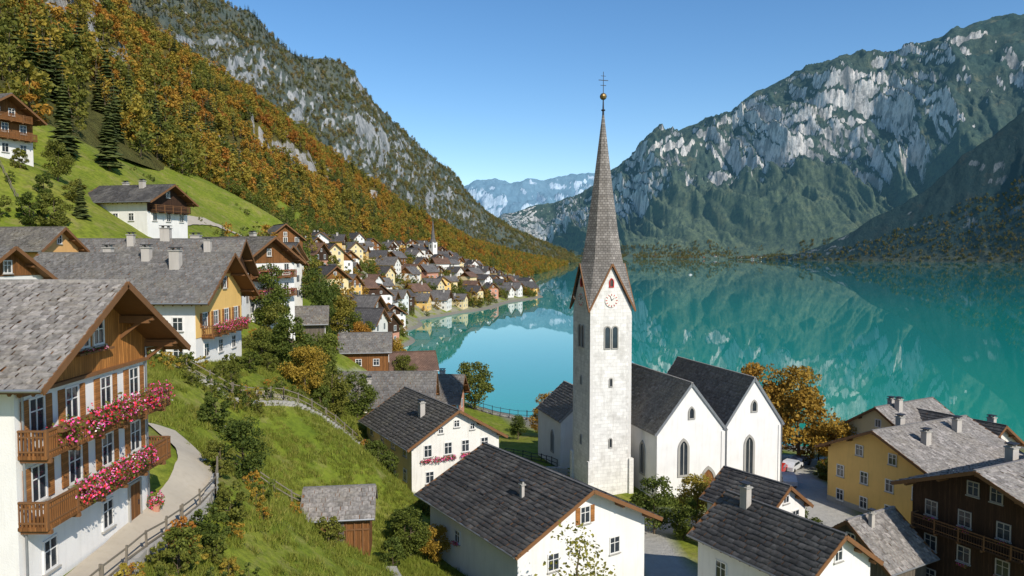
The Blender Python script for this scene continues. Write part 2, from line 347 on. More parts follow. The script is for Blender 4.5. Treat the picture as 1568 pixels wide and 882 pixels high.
def roof_parts(par,w,l,he,hr,oe,og,roofm,tile=None,seed=0,trim='trim',beams=True,th=.16):
    pit=(hr-he)/(w/2);Y0=w/2+oe;zE=hr-Y0*pit;b=B()
    for sg in(-1,1):
        b.poly([(-l-og,0,hr),(og,0,hr),(og,sg*Y0,zE),(-l-og,sg*Y0,zE)],0)
        b.poly([(-l-og,0,hr-th),(og,0,hr-th),(og,sg*Y0,zE-th),(-l-og,sg*Y0,zE-th)],1)
        b.poly([(-l-og,sg*Y0,zE),(og,sg*Y0,zE),(og,sg*Y0,zE-th),(-l-og,sg*Y0,zE-th)],1)
        for x in(og+.03,-l-og-.03):b.beam((x,sg*Y0,zE-.09),(x,0,hr-.09),.06,.30,1)
        if beams:
            b.cyl((-l-og,sg*(Y0+.09),zE-.02),(og,sg*(Y0+.09),zE-.02),.075,.075,6,2)
            for f in(.0,.5,.97):
                yy=sg*f*w/2;zz=hr-abs(yy)*pit-th-.14;b.box(-.5,og-.1,yy-.1,yy+.1,zz-.12,zz+.1,1)
            x=-l
            while x<og-.2:
                b.beam((x,sg*(w/2-.1),hr-(w/2-.1)*pit-th-.06),(x,sg*(Y0-.08),zE-th-.06),.1,.12,1);x+=.9
    b.box(-l-og,og,-.13,.13,hr-.02,hr+.13,0 if not tile else 3)
    b.out('roof',[M[roofm] if not tile else M['trim'],M[trim],M['metal'],M[tile[2]] if tile else M[roofm]],par)
    if tile:
        V,F=tiles(w,l,he,hr,oe,og,tile[0],tile[1],seed);obj('roof_tiles',mkmesh('roof_tiles',V,F,[M[tile[2]]],None,False),par)
def chimney(par,w,hr,he,x,y,h=1.3,s=.42):
    pit=(hr-he)/(w/2);zr=hr-abs(y)*pit;b=B();zt=zr+h
    b.box(x-s,x+s,y-s*.8,y+s*.8,zr-.8,zt,0);b.box(x-s-.09,x+s+.09,y-s*.8-.09,y+s*.8+.09,zt,zt+.1,1)
    for q in(-1,1):b.box(x+q*s*.6-.07,x+q*s*.6+.07,y-s*.5,y+s*.5,zt+.1,zt+.32,1)
    b.box(x-s-.05,x+s+.05,y-s*.8-.05,y+s*.8+.05,zt+.32,zt+.4,2);b.out('chimney',[M['concrete'],M['stone'],M['iron']],par)
FL=NM('flower_blossoms',.6,.2);_c=FL.coord();FL.base(FL.ramp(FL.noise(_c,1.5,2),[(0,(.70,.08,.34)),(.36,(.66,.03,.04)),(.43,(.70,.10,.36)),(.48,(.62,.03,.035)),(.53,(.78,.28,.55)),(.57,(.66,.04,.05)),(.62,(.72,.10,.44)),(.67,(.80,.66,.68))],'CONSTANT'));FL=FL.m
def flowers(par,pts,rad,n,size=.13,seed=1,droop=.6,name='balcony_flowers'):
    rg=np.random.default_rng(abs(int(seed)));pts=np.array(pts,float)
    ks=rg.uniform(.4,1.3,len(pts));i=rg.integers(0,len(pts),n);d=rg.normal(size=(n,3));d/=np.linalg.norm(d,axis=1)[:,None]
    C=pts[i]+d*(rad*ks[i]*rg.uniform(.3,1,n)**.5)[:,None]*np.array([1,1,.8]);C[:,2]-=rg.uniform(0,droop*rad,n)
    V,F=leaves(C,size,rg);mi=(rg.uniform(size=n)<.5).astype(int)
    obj(name,mkmesh(name,V,F,[FL,LG],mi,False),par)
def balcony(par,y0,y1,z,x0=0,depth=1.1,fl=None,near=True,mat_='wood',seed=0,step=.14):
    b=B();xo=x0+depth;b.box(x0-.02,xo,y0,y1,z-.14,z,0)
    for y in np.arange(y0+.2,y1,1.9):b.box(x0-.02,xo+.06,y-.07,y+.07,z-.3,z-.142,1)
    def rail(p,q):
        b.beam((*p,z+.98),(*q,z+.98),.1,.07,1);b.beam((*p,z+.16),(*q,z+.16),.07,.06,1);b.beam((*p,z+.74),(*q,z+.74),.05,.05,1)
        L=math.dist(p,q);n=int(L/step)
        for i in range(n+1):
            x=p[0]+(q[0]-p[0])*i/n;y=p[1]+(q[1]-p[1])*i/n;b.box(x-.02,x+.02,y-.043,y+.043,z+.0,z+.945,0) if abs(q[1]-p[1])>.5 else b.box(x-.043,x+.043,y-.02,y+.02,z,z+.945,0)
    rail((xo-.04,y0+.04),(xo-.04,y1-.04));rail((x0,y0+.05),(xo-.1,y0+.05));rail((x0,y1-.05),(xo-.1,y1-.05))
    for y in np.arange(y0+.06,y1,2.0):b.box(xo-.09,xo+.02,y-.055,y+.055,z-.1,z+1.05,1)
    b.out('balcony',[M[mat_],M['trim']],par)
    for (a,c,nn) in (fl or []):
        bb=B();bb.box(xo+.0,xo+.24,a,c,z+.78,z+.98,0);bb.out('flower_box',[M['trim']],par)
        flowers(par,[(xo+.18,y,z+1.0) for y in np.arange(a+.1,c,.35)],.55,nn,.13,seed+int(a*10),.9)
def house(name,x,y,z,yawd,w,l,he,hr,wall='white',roof='far1',gable=None,hg=0,oe=.7,og=.8,tile=None,front=None,sides=None,chim=(),shut=0,det=1,beams=True,frame='frame',base=None,trim='trim'):
    E=empty(name,x,y,z,math.radians(yawd));b=B();zb=-4
    P=lambda xx:[(xx,-w/2,zb),(xx,w/2,zb),(xx,w/2,he),(xx,0,hr-.05),(xx,-w/2,he)]
    b.poly(P(0),0);b.poly(P(-l),0)
    for s in(-1,1):b.poly([(0,s*w/2,zb),(-l,s*w/2,zb),(-l,s*w/2,he),(0,s*w/2,he)],0)
    mats=[M[wall]]
    if gable:
        mats.append(M[gable]);pit=(hr-he)/(w/2);e=.0
        for xx,v in((0,.06),(-l,-.06)):
            if hg<=he:pts=[(xx,-w/2-e,hg),(xx,w/2+e,hg),(xx,w/2+e,he-.02),(xx,0,hr-.07),(xx,-w/2-e,he-.02)]
            else:
                yy=(hr-hg)/pit;pts=[(xx,-yy,hg),(xx,yy,hg),(xx,0,hr-.07)]
            b.extrude(pts,(v,0,0),1)
    if base:
        mats.append(M[base]);k=len(mats)-1;b.box(-l-.04,.04,-w/2-.04,w/2+.04,zb,.7,k)
    b.out('walls',mats,E)
    b=B()
    f=lambda a,o,zz:(o+(.06 if gable and zz>=hg-.3 else 0),a,zz)
    if front is None:
        front=[];r=0
        while 1.0+2.8*r+1.2<he+.5:
            n=max(2,int(w/2.9))
            for i in range(n):front.append(((i-(n-1)/2)*w/n,1.0+2.8*r,.9,1.25))
            r+=1
        front.append((0,he+.5,.7,.9)) if hr-he>2 else 0
    for q in front:
        a,zz,ww,hh=q[:4];window(b,f,a,zz,ww,hh,q[4] if len(q)>4 else shut,det)
    if sides is None:
        sides=[];r=0
        while 1.0+2.8*r+1.2<he:
            n=max(2,int(l/3.2))
            for i in range(n):sides.append((-(i+.5)*l/n,1.0+2.8*r,.9,1.2))
            r+=1
    for q in sides:
        for s in(-1,1):window(b,(lambda a,o,zz,s=s:(a,s*(w/2+o),zz)),q[0],q[1],q[2],q[3],0,det)
    if b.V:b.out('windows',[M[frame],M['glass'],M['shut'],M['stone']],E)
    roof_parts(E,w,l,he,hr,oe,og,roof,tile,int(abs(x*7+y)),trim,beams)
    for c in chim:chimney(E,w,hr,he,*c)
    return E
def door(par,a,z,w=1.0,h=2.1,x=0,m='wood'):
    b=B();b.box(x-.02,x+.05,a-w/2,a+w/2,z,z+h,0);b.box(x-.02,x+.1,a-w/2-.12,a-w/2,z,z+h+.12,1);b.box(x-.02,x+.1,a+w/2,a+w/2+.12,z,z+h+.12,1);b.box(x-.02,x+.098,a-w/2,a+w/2,z+h,z+h+.12,1)
    b.box(x+.05,x+.09,a+w/2-.2,a+w/2-.14,z+.9,z+1.15,2);b.box(x-.02,x+.5,a-w/2-.2,a+w/2+.2,z-.17,z,1);b.out('door',[M[m],M['stone'],M['iron']],par)
# ------------------------------------------------------------------ GROUND
xs=np.arange(-135,141,1.5);ys=np.concatenate([np.arange(-60,200,1.5),np.arange(200,860,3.0)])
X,Y=np.meshgrid(xs,ys);Z=gh(X,Y).reshape(X.shape)
Z+=und(X,Y,Z)
baseA=np.array([(-78,-60,0),(-84,20,0),(-92,90,0),(-102,165,0),(-98,250,0),(-112,350,0),(-114,460,0),(-102,600,0),(-85,720,0),(-12,840,0),(20,1000,0),(60,1250,0),(146,1924,0)],float)
bx_=np.interp(Y,baseA[:,1],baseA[:,0])
keep=(X>bx_-14)
ny_,nx_=X.shape;I=np.arange(ny_*nx_).reshape(ny_,nx_)
q=np.stack([I[:-1,:-1],I[:-1,1:],I[1:,1:],I[1:,:-1]],-1)
kq=keep[:-1,:-1]&keep[1:,1:]&~((Z[:-1,:-1]<-9)&(Y[:-1,:-1]>300))
segs=[((14,62),(12,78),2.5),((12,78),(26,77),3),((26,77),(34,84),3),((34,84),(37,104),5),((37,104),(44,112),4),((44,112),(70,112),3),((13,40),(14,62),2.5),((0,88),(9,80),1.5),((32,66),(36,78),3),((-26,112),(-16,150),2.5)]
def segd(px,py,a,b):
    ax,ay=a;dx,dy=b[0]-ax,b[1]-ay;t=np.clip(((px-ax)*dx+(py-ay)*dy)/(dx*dx+dy*dy),0,1);return np.hypot(px-ax-t*dx,py-ay-t*dy)
def pave(px,py):
    o=np.zeros_like(px,float)
    for a,b,w in segs:o=np.maximum(o,1-sstep(segd(px,py,a,b),w-.4,w+.8))
    return o
PV=pave(X,Y);urb=sstep(Y,165,200)*(1-sstep(Z,26,36))*.8;urb=np.maximum(urb,sstep(X,25,32)*.45)
me=mkmesh('ground',np.stack([X.ravel(),Y.ravel(),Z.ravel()],1),q[kq].reshape(-1,4),[],None,False,True)
me.attributes.new('pave','FLOAT','POINT').data.foreach_set('value',PV.ravel().astype(np.float32))
me.attributes.new('urban','FLOAT','POINT').data.foreach_set('value',urb.ravel().astype(np.float32))
m=NM('meadow_ground',.95,.1);co=m.coord()
n1=m.noise(co,.10,6,.6);n2=m.noise(co,1.3,6,.7);n3=m.noise(co,.35,6,.7)
gr=m.ramp(n1,[(.3,(.115,.16,.016)),(.5,(.19,.225,.024)),(.72,(.27,.255,.05))])
gr=m.mix(m.ramp(n2,[(.35,.7),(.6,0)]),gr,(.065,.092,.012));gr=m.mix(m.ramp(n3,[(.52,0),(.68,.7)]),gr,(.26,.215,.085))
urbc=m.mix(n2,(.18,.17,.13),(.34,.31,.25));ua=m.n('ShaderNodeAttribute',{'attribute_name':'urban'}).outputs['Fac']
gr=m.mix(m.math('MULTIPLY',ua,m.ramp(m.noise(co,.15,3),[(.4,0),(.55,1)])),gr,urbc)
pa=m.n('ShaderNodeAttribute',{'attribute_name':'pave'}).outputs['Fac']
gr=m.mix(pa,gr,m.mix(n2,(.28,.27,.24),(.44,.42,.38)))
sz=m.n('ShaderNodeSeparateXYZ',Vector=co).outputs[2]
gr=m.mix(m.ramp(m.math('MULTIPLY',sz,.5),[(0,1),(.4,1),(.6,0)]),gr,(.20,.185,.15))
m.base(gr);m.bump(n2,.8,.25);me.materials.append(m.m);obj('ground',me)
# water
m=NM('lake_water',.0,.95);m.b.inputs['IOR'].default_value=1.38;co=m.coord()
w1=m.noise(co,.004,4);sy=m.n('ShaderNodeSeparateXYZ',Vector=co).outputs[1]
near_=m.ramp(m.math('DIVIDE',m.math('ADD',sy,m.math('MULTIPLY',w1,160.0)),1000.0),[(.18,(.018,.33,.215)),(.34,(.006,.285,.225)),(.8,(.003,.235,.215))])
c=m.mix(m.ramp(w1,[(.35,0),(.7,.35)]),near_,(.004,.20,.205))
m.base(c);h=m.noise(m.coord('Object',(1,.6,1)),.9,4);h2=m.noise(m.coord('Object',(1,.5,1)),.07,3)
m.bump(m.math('ADD',h,m.math('MULTIPLY',h2,3.0)),.022,.05)
me=mkmesh('lake_water',[(-2000,-200,0),(9000,-200,0),(9000,12000,0),(-2000,12000,0)],[(0,1,2,3)],[m.m]);obj('lake_water',me)
# ------------------------------------------------------------------ MOUNTAINS
def cat(P,t):
    P=np.asarray(P,float);n=len(P);i=np.clip(np.floor(t).astype(int),0,n-2);f=(t-i)[:,None]
    p0=P[np.clip(i-1,0,n-1)];p1=P[i];p2=P[i+1];p3=P[np.clip(i+2,0,n-1)]
    return .5*((2*p1)+(-p0+p2)*f+(2*p0-5*p1+4*p2-p3)*f*f+(-p0+3*p1-3*p2+p3)*f**3)
def mount(name,base,ridge,nu,nv,prof,amp,wl,seed,jag,jl,cliff,mt,skew=.25,rockpct=25,back=.4,rmin=.15,stretch=2.2,lowflat=0.0,detail=0.0):
    n=len(base);t=np.linspace(0,n-1,nu);bs=cat(base,t);rd=cat(ridge,t)
    v=np.linspace(0,1+back,nv)[None,:,None];S=np.concatenate([[0],np.cumsum(np.linalg.norm(np.diff((rd+bs)/2,axis=0),axis=1))])[:,None]
    XY=bs[:,None,:2]+(rd-bs)[:,None,:2]*v
    vv=v[:,:,0];hgt=(rd[:,2]-bs[:,2])[:,None]
    Zz=bs[:,2][:,None]+hgt*np.where(vv<=1,prof(np.minimum(vv,1)),1-(vv-1)*1.1)
    L=np.linalg.norm((rd-bs)[:,:2],axis=1).mean();T=vv*L*1.3+0*S
    w=np.sin(np.pi*np.clip(vv,0,1))**.8*np.clip(hgt/hgt.max()*1.5,.15,1)
    if lowflat:w=w*(.12+.88*sstep(vv,lowflat*.5,lowflat*1.8))
    Sx=S+0*T;su=(Sx+skew*T)/wl;sv=T/(wl*stretch)
    wx=fbm(Sx/wl/1.5,T/wl/1.5,3,seed+90)*.7
    d=ridged(su+wx,sv+wx,7,seed)-.1
    Zz=Zz+amp*w*d
    c=fbm(su*.8+wx,sv*1.3,6,seed+40)
    Zz=Zz+cliff*w*(sstep(c,-.05,.02)+sstep(c,.12,.17)*.7+sstep(c,-.22,-.17)*.6)-cliff*w*.8
    if detail:Zz=Zz+detail*w*ridged(Sx/(wl*.16),T/(wl*.4),4,seed+33)
    Zz=Zz+jag*fbm(Sx/jl,T/jl,5,seed+70)*np.clip(vv*2,0,1)*1.6
    Pg=np.concatenate([XY,Zz[:,:,None]],2)
    I=np.arange(nu*nv).reshape(nu,nv);q=np.stack([I[:-1,:-1],I[1:,:-1],I[1:,1:],I[:-1,1:]],-1).reshape(-1,4)
    du=np.gradient(Pg,axis=0);dv=np.gradient(Pg,axis=1);nr=np.cross(du,dv);nr/=np.linalg.norm(nr,axis=2)[:,:,None]+1e-9;nz=np.abs(nr[:,:,2])
    th=np.percentile(nz[:,int(nv*.1):int(nv/(1+back))],rockpct)
    rock=1-sstep(nz+fbm(Sx/60,T/60,3,seed+5)*.08,th-.08,th+.08)
    rock=rock*sstep(vv+0*S,rmin,rmin+.15)
    me=mkmesh(name,Pg.reshape(-1,3),q,[mt],None,False,True)
    me.attributes.new('rock','FLOAT','POINT').data.foreach_set('value',rock.ravel().astype(np.float32))
    me.attributes.new('hv','FLOAT','POINT').data.foreach_set('value',(vv+0*S).ravel().astype(np.float32))
    obj(name,me);return Pg,rock
def mmat(name,f1,f2,f3,rk1,rk2,hz,hc=(.10,.20,.30),em=0.0,ns=1.0,bs=8,low=(.10,.10,.03),mth=(.52,.72),mamp=2.4,lv=(.12,.26)):
    m=NM(name,.95,.1);co=m.coord()
    n1=m.noise(co,.006*ns,6,.6);n2=m.noise(co,.06*ns,6,.8);n3=m.noise(m.coord('Object',(1,1,.3)),.03*ns,8,.75)
    fo=m.mix(m.ramp(n1,[(.35,0),(.65,1)]),f1,f2);fo=m.mix(m.ramp(n2,[(.42,0),(.62,1)]),m.mix(.55,fo,(.006,.012,.010)),fo)
    fo=m.mix(m.ramp(m.noise(co,.015*ns,7,.75),[(.55,0),(.66,.7)]),fo,f3)
    hv=m.n('ShaderNodeAttribute',{'attribute_name':'hv'}).outputs['Fac']
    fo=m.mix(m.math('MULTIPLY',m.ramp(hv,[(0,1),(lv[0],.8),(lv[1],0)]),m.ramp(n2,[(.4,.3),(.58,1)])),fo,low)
    rk=m.ramp(n3,[(.32,mul(rk1,.7)),(.45,rk1),(.55,rk2),(.64,rk1),(.75,rk2)])
    ra=m.n('ShaderNodeAttribute',{'attribute_name':'rock'}).outputs['Fac']
    mn=m.noise(m.coord('Object',(1,1,.45)),.018*ns,9,.82)
    mk=m.ramp(m.math('ADD',ra,m.math('MULTIPLY',m.math('SUBTRACT',mn,.5),mamp)),[(mth[0],0),(mth[1],1)])
    c=m.mix(mk,fo,rk);c=m.mix(hz,c,hc);m.base(c)  # aerial haze painted in: base colour tinted towards a haze blue
    m.bump(m.math('ADD',n2,m.math('MULTIPLY',n3,1.5)),1.0,bs)
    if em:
        m.b.inputs['Emission Color'].default_value=(*hc,1);m.b.inputs['Emission Strength'].default_value=em  # surface glows faintly in haze blue, imitating light scattered by air
    return m.m
bA=baseA.copy();bA[:,2]=[G(x,y)-2.5 if y<760 else -2 for x,y in bA[:,:2]]
rA=[(-330,-80,300),(-335,60,300),(-330,200,290),(-310,320,255),(-278,420,208),(-268,520,190),(-262,640,184),(-252,760,172),(-232,930,150),(-190,1150,105),(-111,1500,60),(-30,1750,34),(60,2050,10)]
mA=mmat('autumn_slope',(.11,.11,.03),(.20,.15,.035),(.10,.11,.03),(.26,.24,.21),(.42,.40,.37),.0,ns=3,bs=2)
GA,RA=mount('autumn_hillside',bA,rA,420,110,lambda v:np.interp(v,[0,.3,.7,1],[0,.24,.68,1]),26,90,11,5,60,9,mA,rockpct=8,rmin=.03)
bB=[(-520,500,120),(-470,650,120),(-430,800,120),(-380,950,100),(-330,1100,80),(-280,1250,70),(-220,1400,50),(-170,1550,30),(-110,1750,10),(-40,1900,-2),(80,1980,-2),(160,2100,-2),(220,2350,-2)]
rB=[(-1100,900,1000),(-900,1200,860),(-722,1420,690),(-590,1500,546),(-534,1550,520),(-472,1600,462),(-381,1700,458),(-340,1800,400),(-254,2000,322),(-163,2200,250),(-127,2280,186),(-8,2400,112),(185,2650,34)]
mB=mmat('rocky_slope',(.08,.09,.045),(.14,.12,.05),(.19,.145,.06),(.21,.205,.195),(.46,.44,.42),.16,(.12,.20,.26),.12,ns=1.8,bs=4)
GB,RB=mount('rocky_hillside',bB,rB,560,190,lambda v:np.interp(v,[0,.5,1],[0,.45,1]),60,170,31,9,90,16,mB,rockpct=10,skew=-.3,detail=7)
bR=[(-300,5600,0),(-41,5000,-2),(250,4500,-2),(410,4000,-2),(544,3500,-2),(720,3330,-2),(893,3180,-2),(1088,2960,-2),(1250,2780,-2),(1415,2600,-2),(1500,2430,-2),(1568,2264,-2),(1642,1924,-2),(1700,1500,-2)]
rR=[(-420,6000,160),(-41,5250,292),(300,5120,380),(512,5000,450),(746,4800,625),(960,4550,750),(1160,4450,812),(1267,4400,828),(1352,4300,905),(1580,4200,1020),(1869,4100,1052),(2106,4000,1126),(2632,3800,1222),(3300,3600,1330)]
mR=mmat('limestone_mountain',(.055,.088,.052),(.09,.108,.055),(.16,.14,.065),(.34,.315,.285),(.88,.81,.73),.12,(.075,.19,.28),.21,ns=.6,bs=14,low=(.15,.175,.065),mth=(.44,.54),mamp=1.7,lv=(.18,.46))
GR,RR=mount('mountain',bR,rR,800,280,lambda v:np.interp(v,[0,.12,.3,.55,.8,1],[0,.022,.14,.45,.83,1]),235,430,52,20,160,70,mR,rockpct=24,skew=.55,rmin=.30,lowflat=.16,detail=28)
bS=[(930,2820,-2),(1070,2700,-2),(1200,2560,-2),(1330,2430,-2),(1440,2300,-2),(1540,2140,-2),(1600,1950,-2),(1640,1700,-2)]
rS=[(1010,2830,10),(1110,2720,40),(1250,2640,130),(1400,2560,235),(1540,2500,370),(1700,2420,520),(1960,2350,700),(2300,2200,820)]
mS=mmat('wooded_spur',(.016,.030,.020),(.030,.038,.022),(.05,.04,.02),(.10,.10,.10),(.2,.2,.2),.15,(.05,.13,.19),.16,ns=.9,bs=10,low=(.10,.085,.03))  # dark forest tones paint in the shade on this slope
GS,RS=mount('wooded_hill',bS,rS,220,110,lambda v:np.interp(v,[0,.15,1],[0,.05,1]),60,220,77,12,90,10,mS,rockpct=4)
bD=[(-2600,7000,0),(-1500,7000,0),(-668,7000,0),(-200,7000,0),(300,7000,0),(900,7000,0),(1600,7000,0)]
rD=[(-2600,9000,1100),(-1500,9000,900),(-668,9000,830),(-350,9000,915),(150,9000,890),(800,9000,960),(1600,9000,900)]
mD=mmat('distant_range',(.05,.09,.10),(.08,.12,.13),(.10,.13,.13),(.32,.35,.38),(.62,.64,.66),.35,(.20,.38,.55),.38,ns=.35,bs=20)  # bluish base tones add to the painted distance haze
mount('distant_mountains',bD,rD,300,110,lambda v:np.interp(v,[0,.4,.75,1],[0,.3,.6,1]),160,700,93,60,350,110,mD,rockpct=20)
# ------------------------------------------------------------------ FORESTS
def sample(Pg,n,vmax,vmin=0,u0=0,u1=1,rock=None):
    nu,nv=Pg.shape[:2];a=int(nu*u0);b=int(nu*u1);c=int(nv*vmin);d=max(int(nv*vmax),c+3);Q=Pg[a:b,c:d]
    ar=np.linalg.norm(np.cross(Q[1:,:-1]-Q[:-1,:-1],Q[:-1,1:]-Q[:-1,:-1]),axis=2)
    if rock is not None:ar=ar*(1-np.clip(rock[a:b,c:d][:-1,:-1],0,1)*.97)
    p=(ar/ar.sum()).ravel();k=rng.choice(len(p),n,p=p);i=k//ar.shape[1];j=k%ar.shape[1];f=rng.uniform(size=(n,1));g=rng.uniform(size=(n,1))
    return (Q[i,j]*(1-f)+Q[i+1,j]*f)*(1-g)+(Q[i,j+1]*(1-f)+Q[i+1,j+1]*f)*g
cA=tree_set('autumn_forest_trees',[decid('forest_broadleaf',100+i,13,1.05,460,LA,.37,.14,20) for i in range(4)]+[conif('forest_spruce',200+i,17,17,8,LC,.19) for i in range(3)])
cB=tree_set('mountain_forest_trees',[decid('slope_broadleaf',120+i,13,1.7,140,LM,.36,.12,14) for i in range(2)]+[conif('slope_spruce',220+i,17,8,5,LC,.2) for i in range(2)])
P=sample(GA,12500,.74,.0,0.02,1,RA);P[:,2]-=.8
con=(pn(P[:,0]/45,P[:,1]/45,3)+rng.normal(0,.35,len(P)))>.48
con|=(rng.uniform(size=len(P))<.22)&(P[:,2]<75)&(P[:,1]<330)
idx=np.where(con,4+rng.integers(0,3,len(P)),rng.integers(0,4,len(P)))
scatter('autumn_forest',P,rng.uniform(.65,1.2,len(P)),idx,cA)
P=sample(GB,16000,.76,0,0,1,RB);P[:,2]-=1
con=(pn(P[:,0]/80,P[:,1]/80,8)+P[:,2]/900+rng.normal(0,.3,len(P)))>.6
scatter('mountain_forest',P,rng.uniform(.5,1.0,len(P)),np.where(con,2+rng.integers(0,2,len(P)),rng.integers(0,2,len(P))),cB)
P=sample(GR,6500,.12,.0,.12,1);P=P[fbm(P[:,0]/120,P[:,1]/120,3,66)>-.06];P[:,2]=np.maximum(P[:,2],0)-.5
P2=sample(GS,3000,.4,.0,0,1);P=np.concatenate([P,P2])
scatter('far_shore_forest',P,rng.uniform(.5,1.05,len(P)),np.where(rng.uniform(size=len(P))<.25,2+rng.integers(0,2,len(P)),rng.integers(0,2,len(P))),cB)
# ------------------------------------------------------------------ FOREGROUND HOUSES
E=house('alpine_chalet_house',-19.3,33.6,20,0,10.4,13,9.5,12.6,'white','far1','woodo',8.45,1.1,1.8,(.30,.34,'tl'),
 front=[(-3.9,6.7,.85,1.35,1),(-1.5,6.7,.85,1.35,1),(1.2,6.7,.85,1.35,1),(3.8,6.7,.85,1.35,1),(-3.9,3.9,.85,1.4,1),(-1.4,3.9,.85,1.4,1),(1.2,3.9,.85,1.4,1),(3.8,3.9,.85,1.4,1),(-3.3,.8,.8,1.2),(1.1,.9,.8,1.2),(-.6,9.75,.75,1.0),(.6,9.75,.75,1.0)],
 sides=[(-2.5,1,.9,1.2),(-6,3.9,.9,1.3),(-10,3.9,.9,1.3)],chim=[(-9,-1.5,1.2)])
door(E,3.6,.1)
balcony(E,-5.1,5.4,6.0,0,1.15,[(-4.4,-3.2,260),(-2.2,-.2,1100),(.1,1.8,900),(2.4,4.6,700)],seed=3)
balcony(E,-5.2,5.3,3.2,0,1.15,[(-2.9,-.9,1200),(-.5,.9,800),(1.2,2.9,1000)],seed=8)
b=B()
for y in(-4.9,4.9):b.cyl((.12,y,-.5),(.12,y,9.0),.05,.05,8);b.cyl((.12,y,9.0),(.3,y*1.25,9.0),.05,.05,8)
for q in(-5.0,-2.6,0,2.6,5.0):
    zz=12.6-abs(q)*.6-.5;b.beam((.06,q,zz-.75),(1.0,q,zz-.02),.14,.16,1);b.box(.06,1.5,q-.12,q+.12,zz-.05,zz+.18,1)
b.box(.06,.26,-5.1,5.1,8.33,8.48,1);b.box(.06,.4,-1.4,1.4,9.4,9.5,1);b.out('drainpipe_and_brackets',[M['metal'],M['trim']],E)
flowers(E,[(.4,y,9.6) for y in(-.9,-.4,.1,.6)],.16,120,.1,77,name='window_flowers')
b=B();b.box(-4,-3.1,-4.7,-4.0,10.2,10.5,0);b.box(-3.95,-3.15,-4.65,-4.05,10.5,10.54,1);b.out('skylight',[M['metal'],M['glass']],E)
E=house('yellow_chalet_house',-30.5,77,22.6,0,12,17,7.2,11.2,'white','far1','yellow',3.0,1.1,1.7,(.4,.42,'tg'),
 front=[(-4,4.0,1,1.3,1),(-1.3,4.0,1,1.3,1),(1.5,4.0,1,1.3,1),(4.2,4.0,1,1.3,1),(-3.6,1,1,1.2),(0,1,1,1.2),(3.6,1,1,1.2),(-1.2,7.6,.8,1.1,1),(1.2,7.6,.8,1.1,1)],chim=[(-3.5,-2.2,1.7,.5),(-7,-1,1.2),(-12,1,1.2)])
balcony(E,-4.8,5,3.1,.06,1.1,[(-4.4,-.4,900),(.2,4.6,900)],seed=5,step=.2)
b=B();b.extrude([(.1,-3.0,9.05),(.1,3.0,9.05),(.1,0,11.0)],(.06,0,0),0);b.out('gable_boarding',[M['woodo']],E)
house('long_farmhouse',-36.5,98,23,4,12.5,26,7.6,12.6,'white','far1','woodd',6.5,.9,1.3,(.5,.5,'tg'),chim=[(-3,-2,1.4),(-5.5,1,1.3,.6),(-9,0,1.4,.6),(-13,-1,1.3)],det=0)
house('village_house',-41,60,25,-8,8,9,6.8,9.4,'white','far1','wood',7,.7,.9,(.42,.42,'tg'))
house('village_house',-55,90,30.5,-5,7,8,4.0,6.4,'orange','far1',None,0,.7,.9,(.42,.42,'tb'))
E=house('timber_chalet',-57.0,123,38,-14,9.6,12,4.4,7.0,'white','far2','woodd',2.4,1.0,1.5,(.5,.5,'td'),sides=[(-3,1,.9,1.1),(-6,1,.9,1.1),(-9,1,.9,1.1)],chim=[(-4,-1,1.1),(-9,1,1.1)])
balcony(E,-4.2,4.2,2.5,.06,1.1,None,seed=2,step=.25,mat_='woodd')
E=house('timber_chalet',-78.2,115,48.5,-18,9.4,13,6.6,9.6,'white','far2','wood',2.9,1.1,1.8,(.5,.5,'tg'),front=[(-3,.9,1,1.3),(0,.9,1,1.3),(3,.9,1,1.3),(-3,4,1,1.3),(0,4,1,1.3),(3,4,1,1.3),(-1.2,6.6,.9,1.0),(1.2,6.6,.9,1.0)])
balcony(E,-4.5,4.5,3.0,.06,1.2,None,seed=2,step=.2,mat_='wood');balcony(E,-3.8,3.8,5.7,.06,1.2,None,seed=2,step=.2,mat_='wood')
E=house('village_house',-35.5,108,24.3,-26,10.5,12,8.6,11.8,'white','far1','wood',8.0,1,1.4,(.5,.5,'tb'),chim=[(-4,1,1.2)])
balcony(E,-4.6,4.6,3.2,0,1.1,[(-4,4,500)],seed=4,step=.25);balcony(E,-4.6,4.6,6.0,0,1.1,[(-4,4,300)],seed=6,step=.25)
house('village_house',-41,136,24.5,-15,9,11,7.5,10.6,'white2','far1','woodd',8,.8,1,(.5,.5,'tg'),det=0,chim=[(-4,1,1.2)])
house('timber_barn',-31.5,124,18.5,12,7,7,4,6.3,'woodg','far1',None,0,.6,.7,(.5,.5,'tb'),front=[(0,1.5,.8,1)],sides=[],trim='trimg')
house('timber_barn',-22,131,13,8,7.5,8,4,6.6,'wood','far1',None,0,.6,.7,(.5,.5,'tg'),front=[(0,1.5,.8,1)],sides=[(-2,1.4,.9,1),(-5,1.4,.9,1)])
house('timber_barn',-15.5,142,7.5,15,8,9,4.6,7.3,'pinkp','far3',None,0,.6,.7,None,det=0)
house('village_house',-27,152,14,-10,8,9,5.5,8.3,'white2','far2',None,0,.6,.7,None,det=0)
house('stone_barn',-11.5,107,8.3,2,8.5,13.5,4.4,8.2,'white2','far1',None,0,.5,.6,(.5,.5,'tg'),sides=[(-3,1.6,.9,1),(-9,1.6,.9,1)],det=1,chim=[(-9,-1.5,.6,.3)])
house('village_house',-8.5,119,4.6,-6,8.5,9,6.2,9.4,'pinkp','far3','wood',6,.7,.9,(.5,.5,'tb'),det=0,chim=[(-3,1,1.2)])
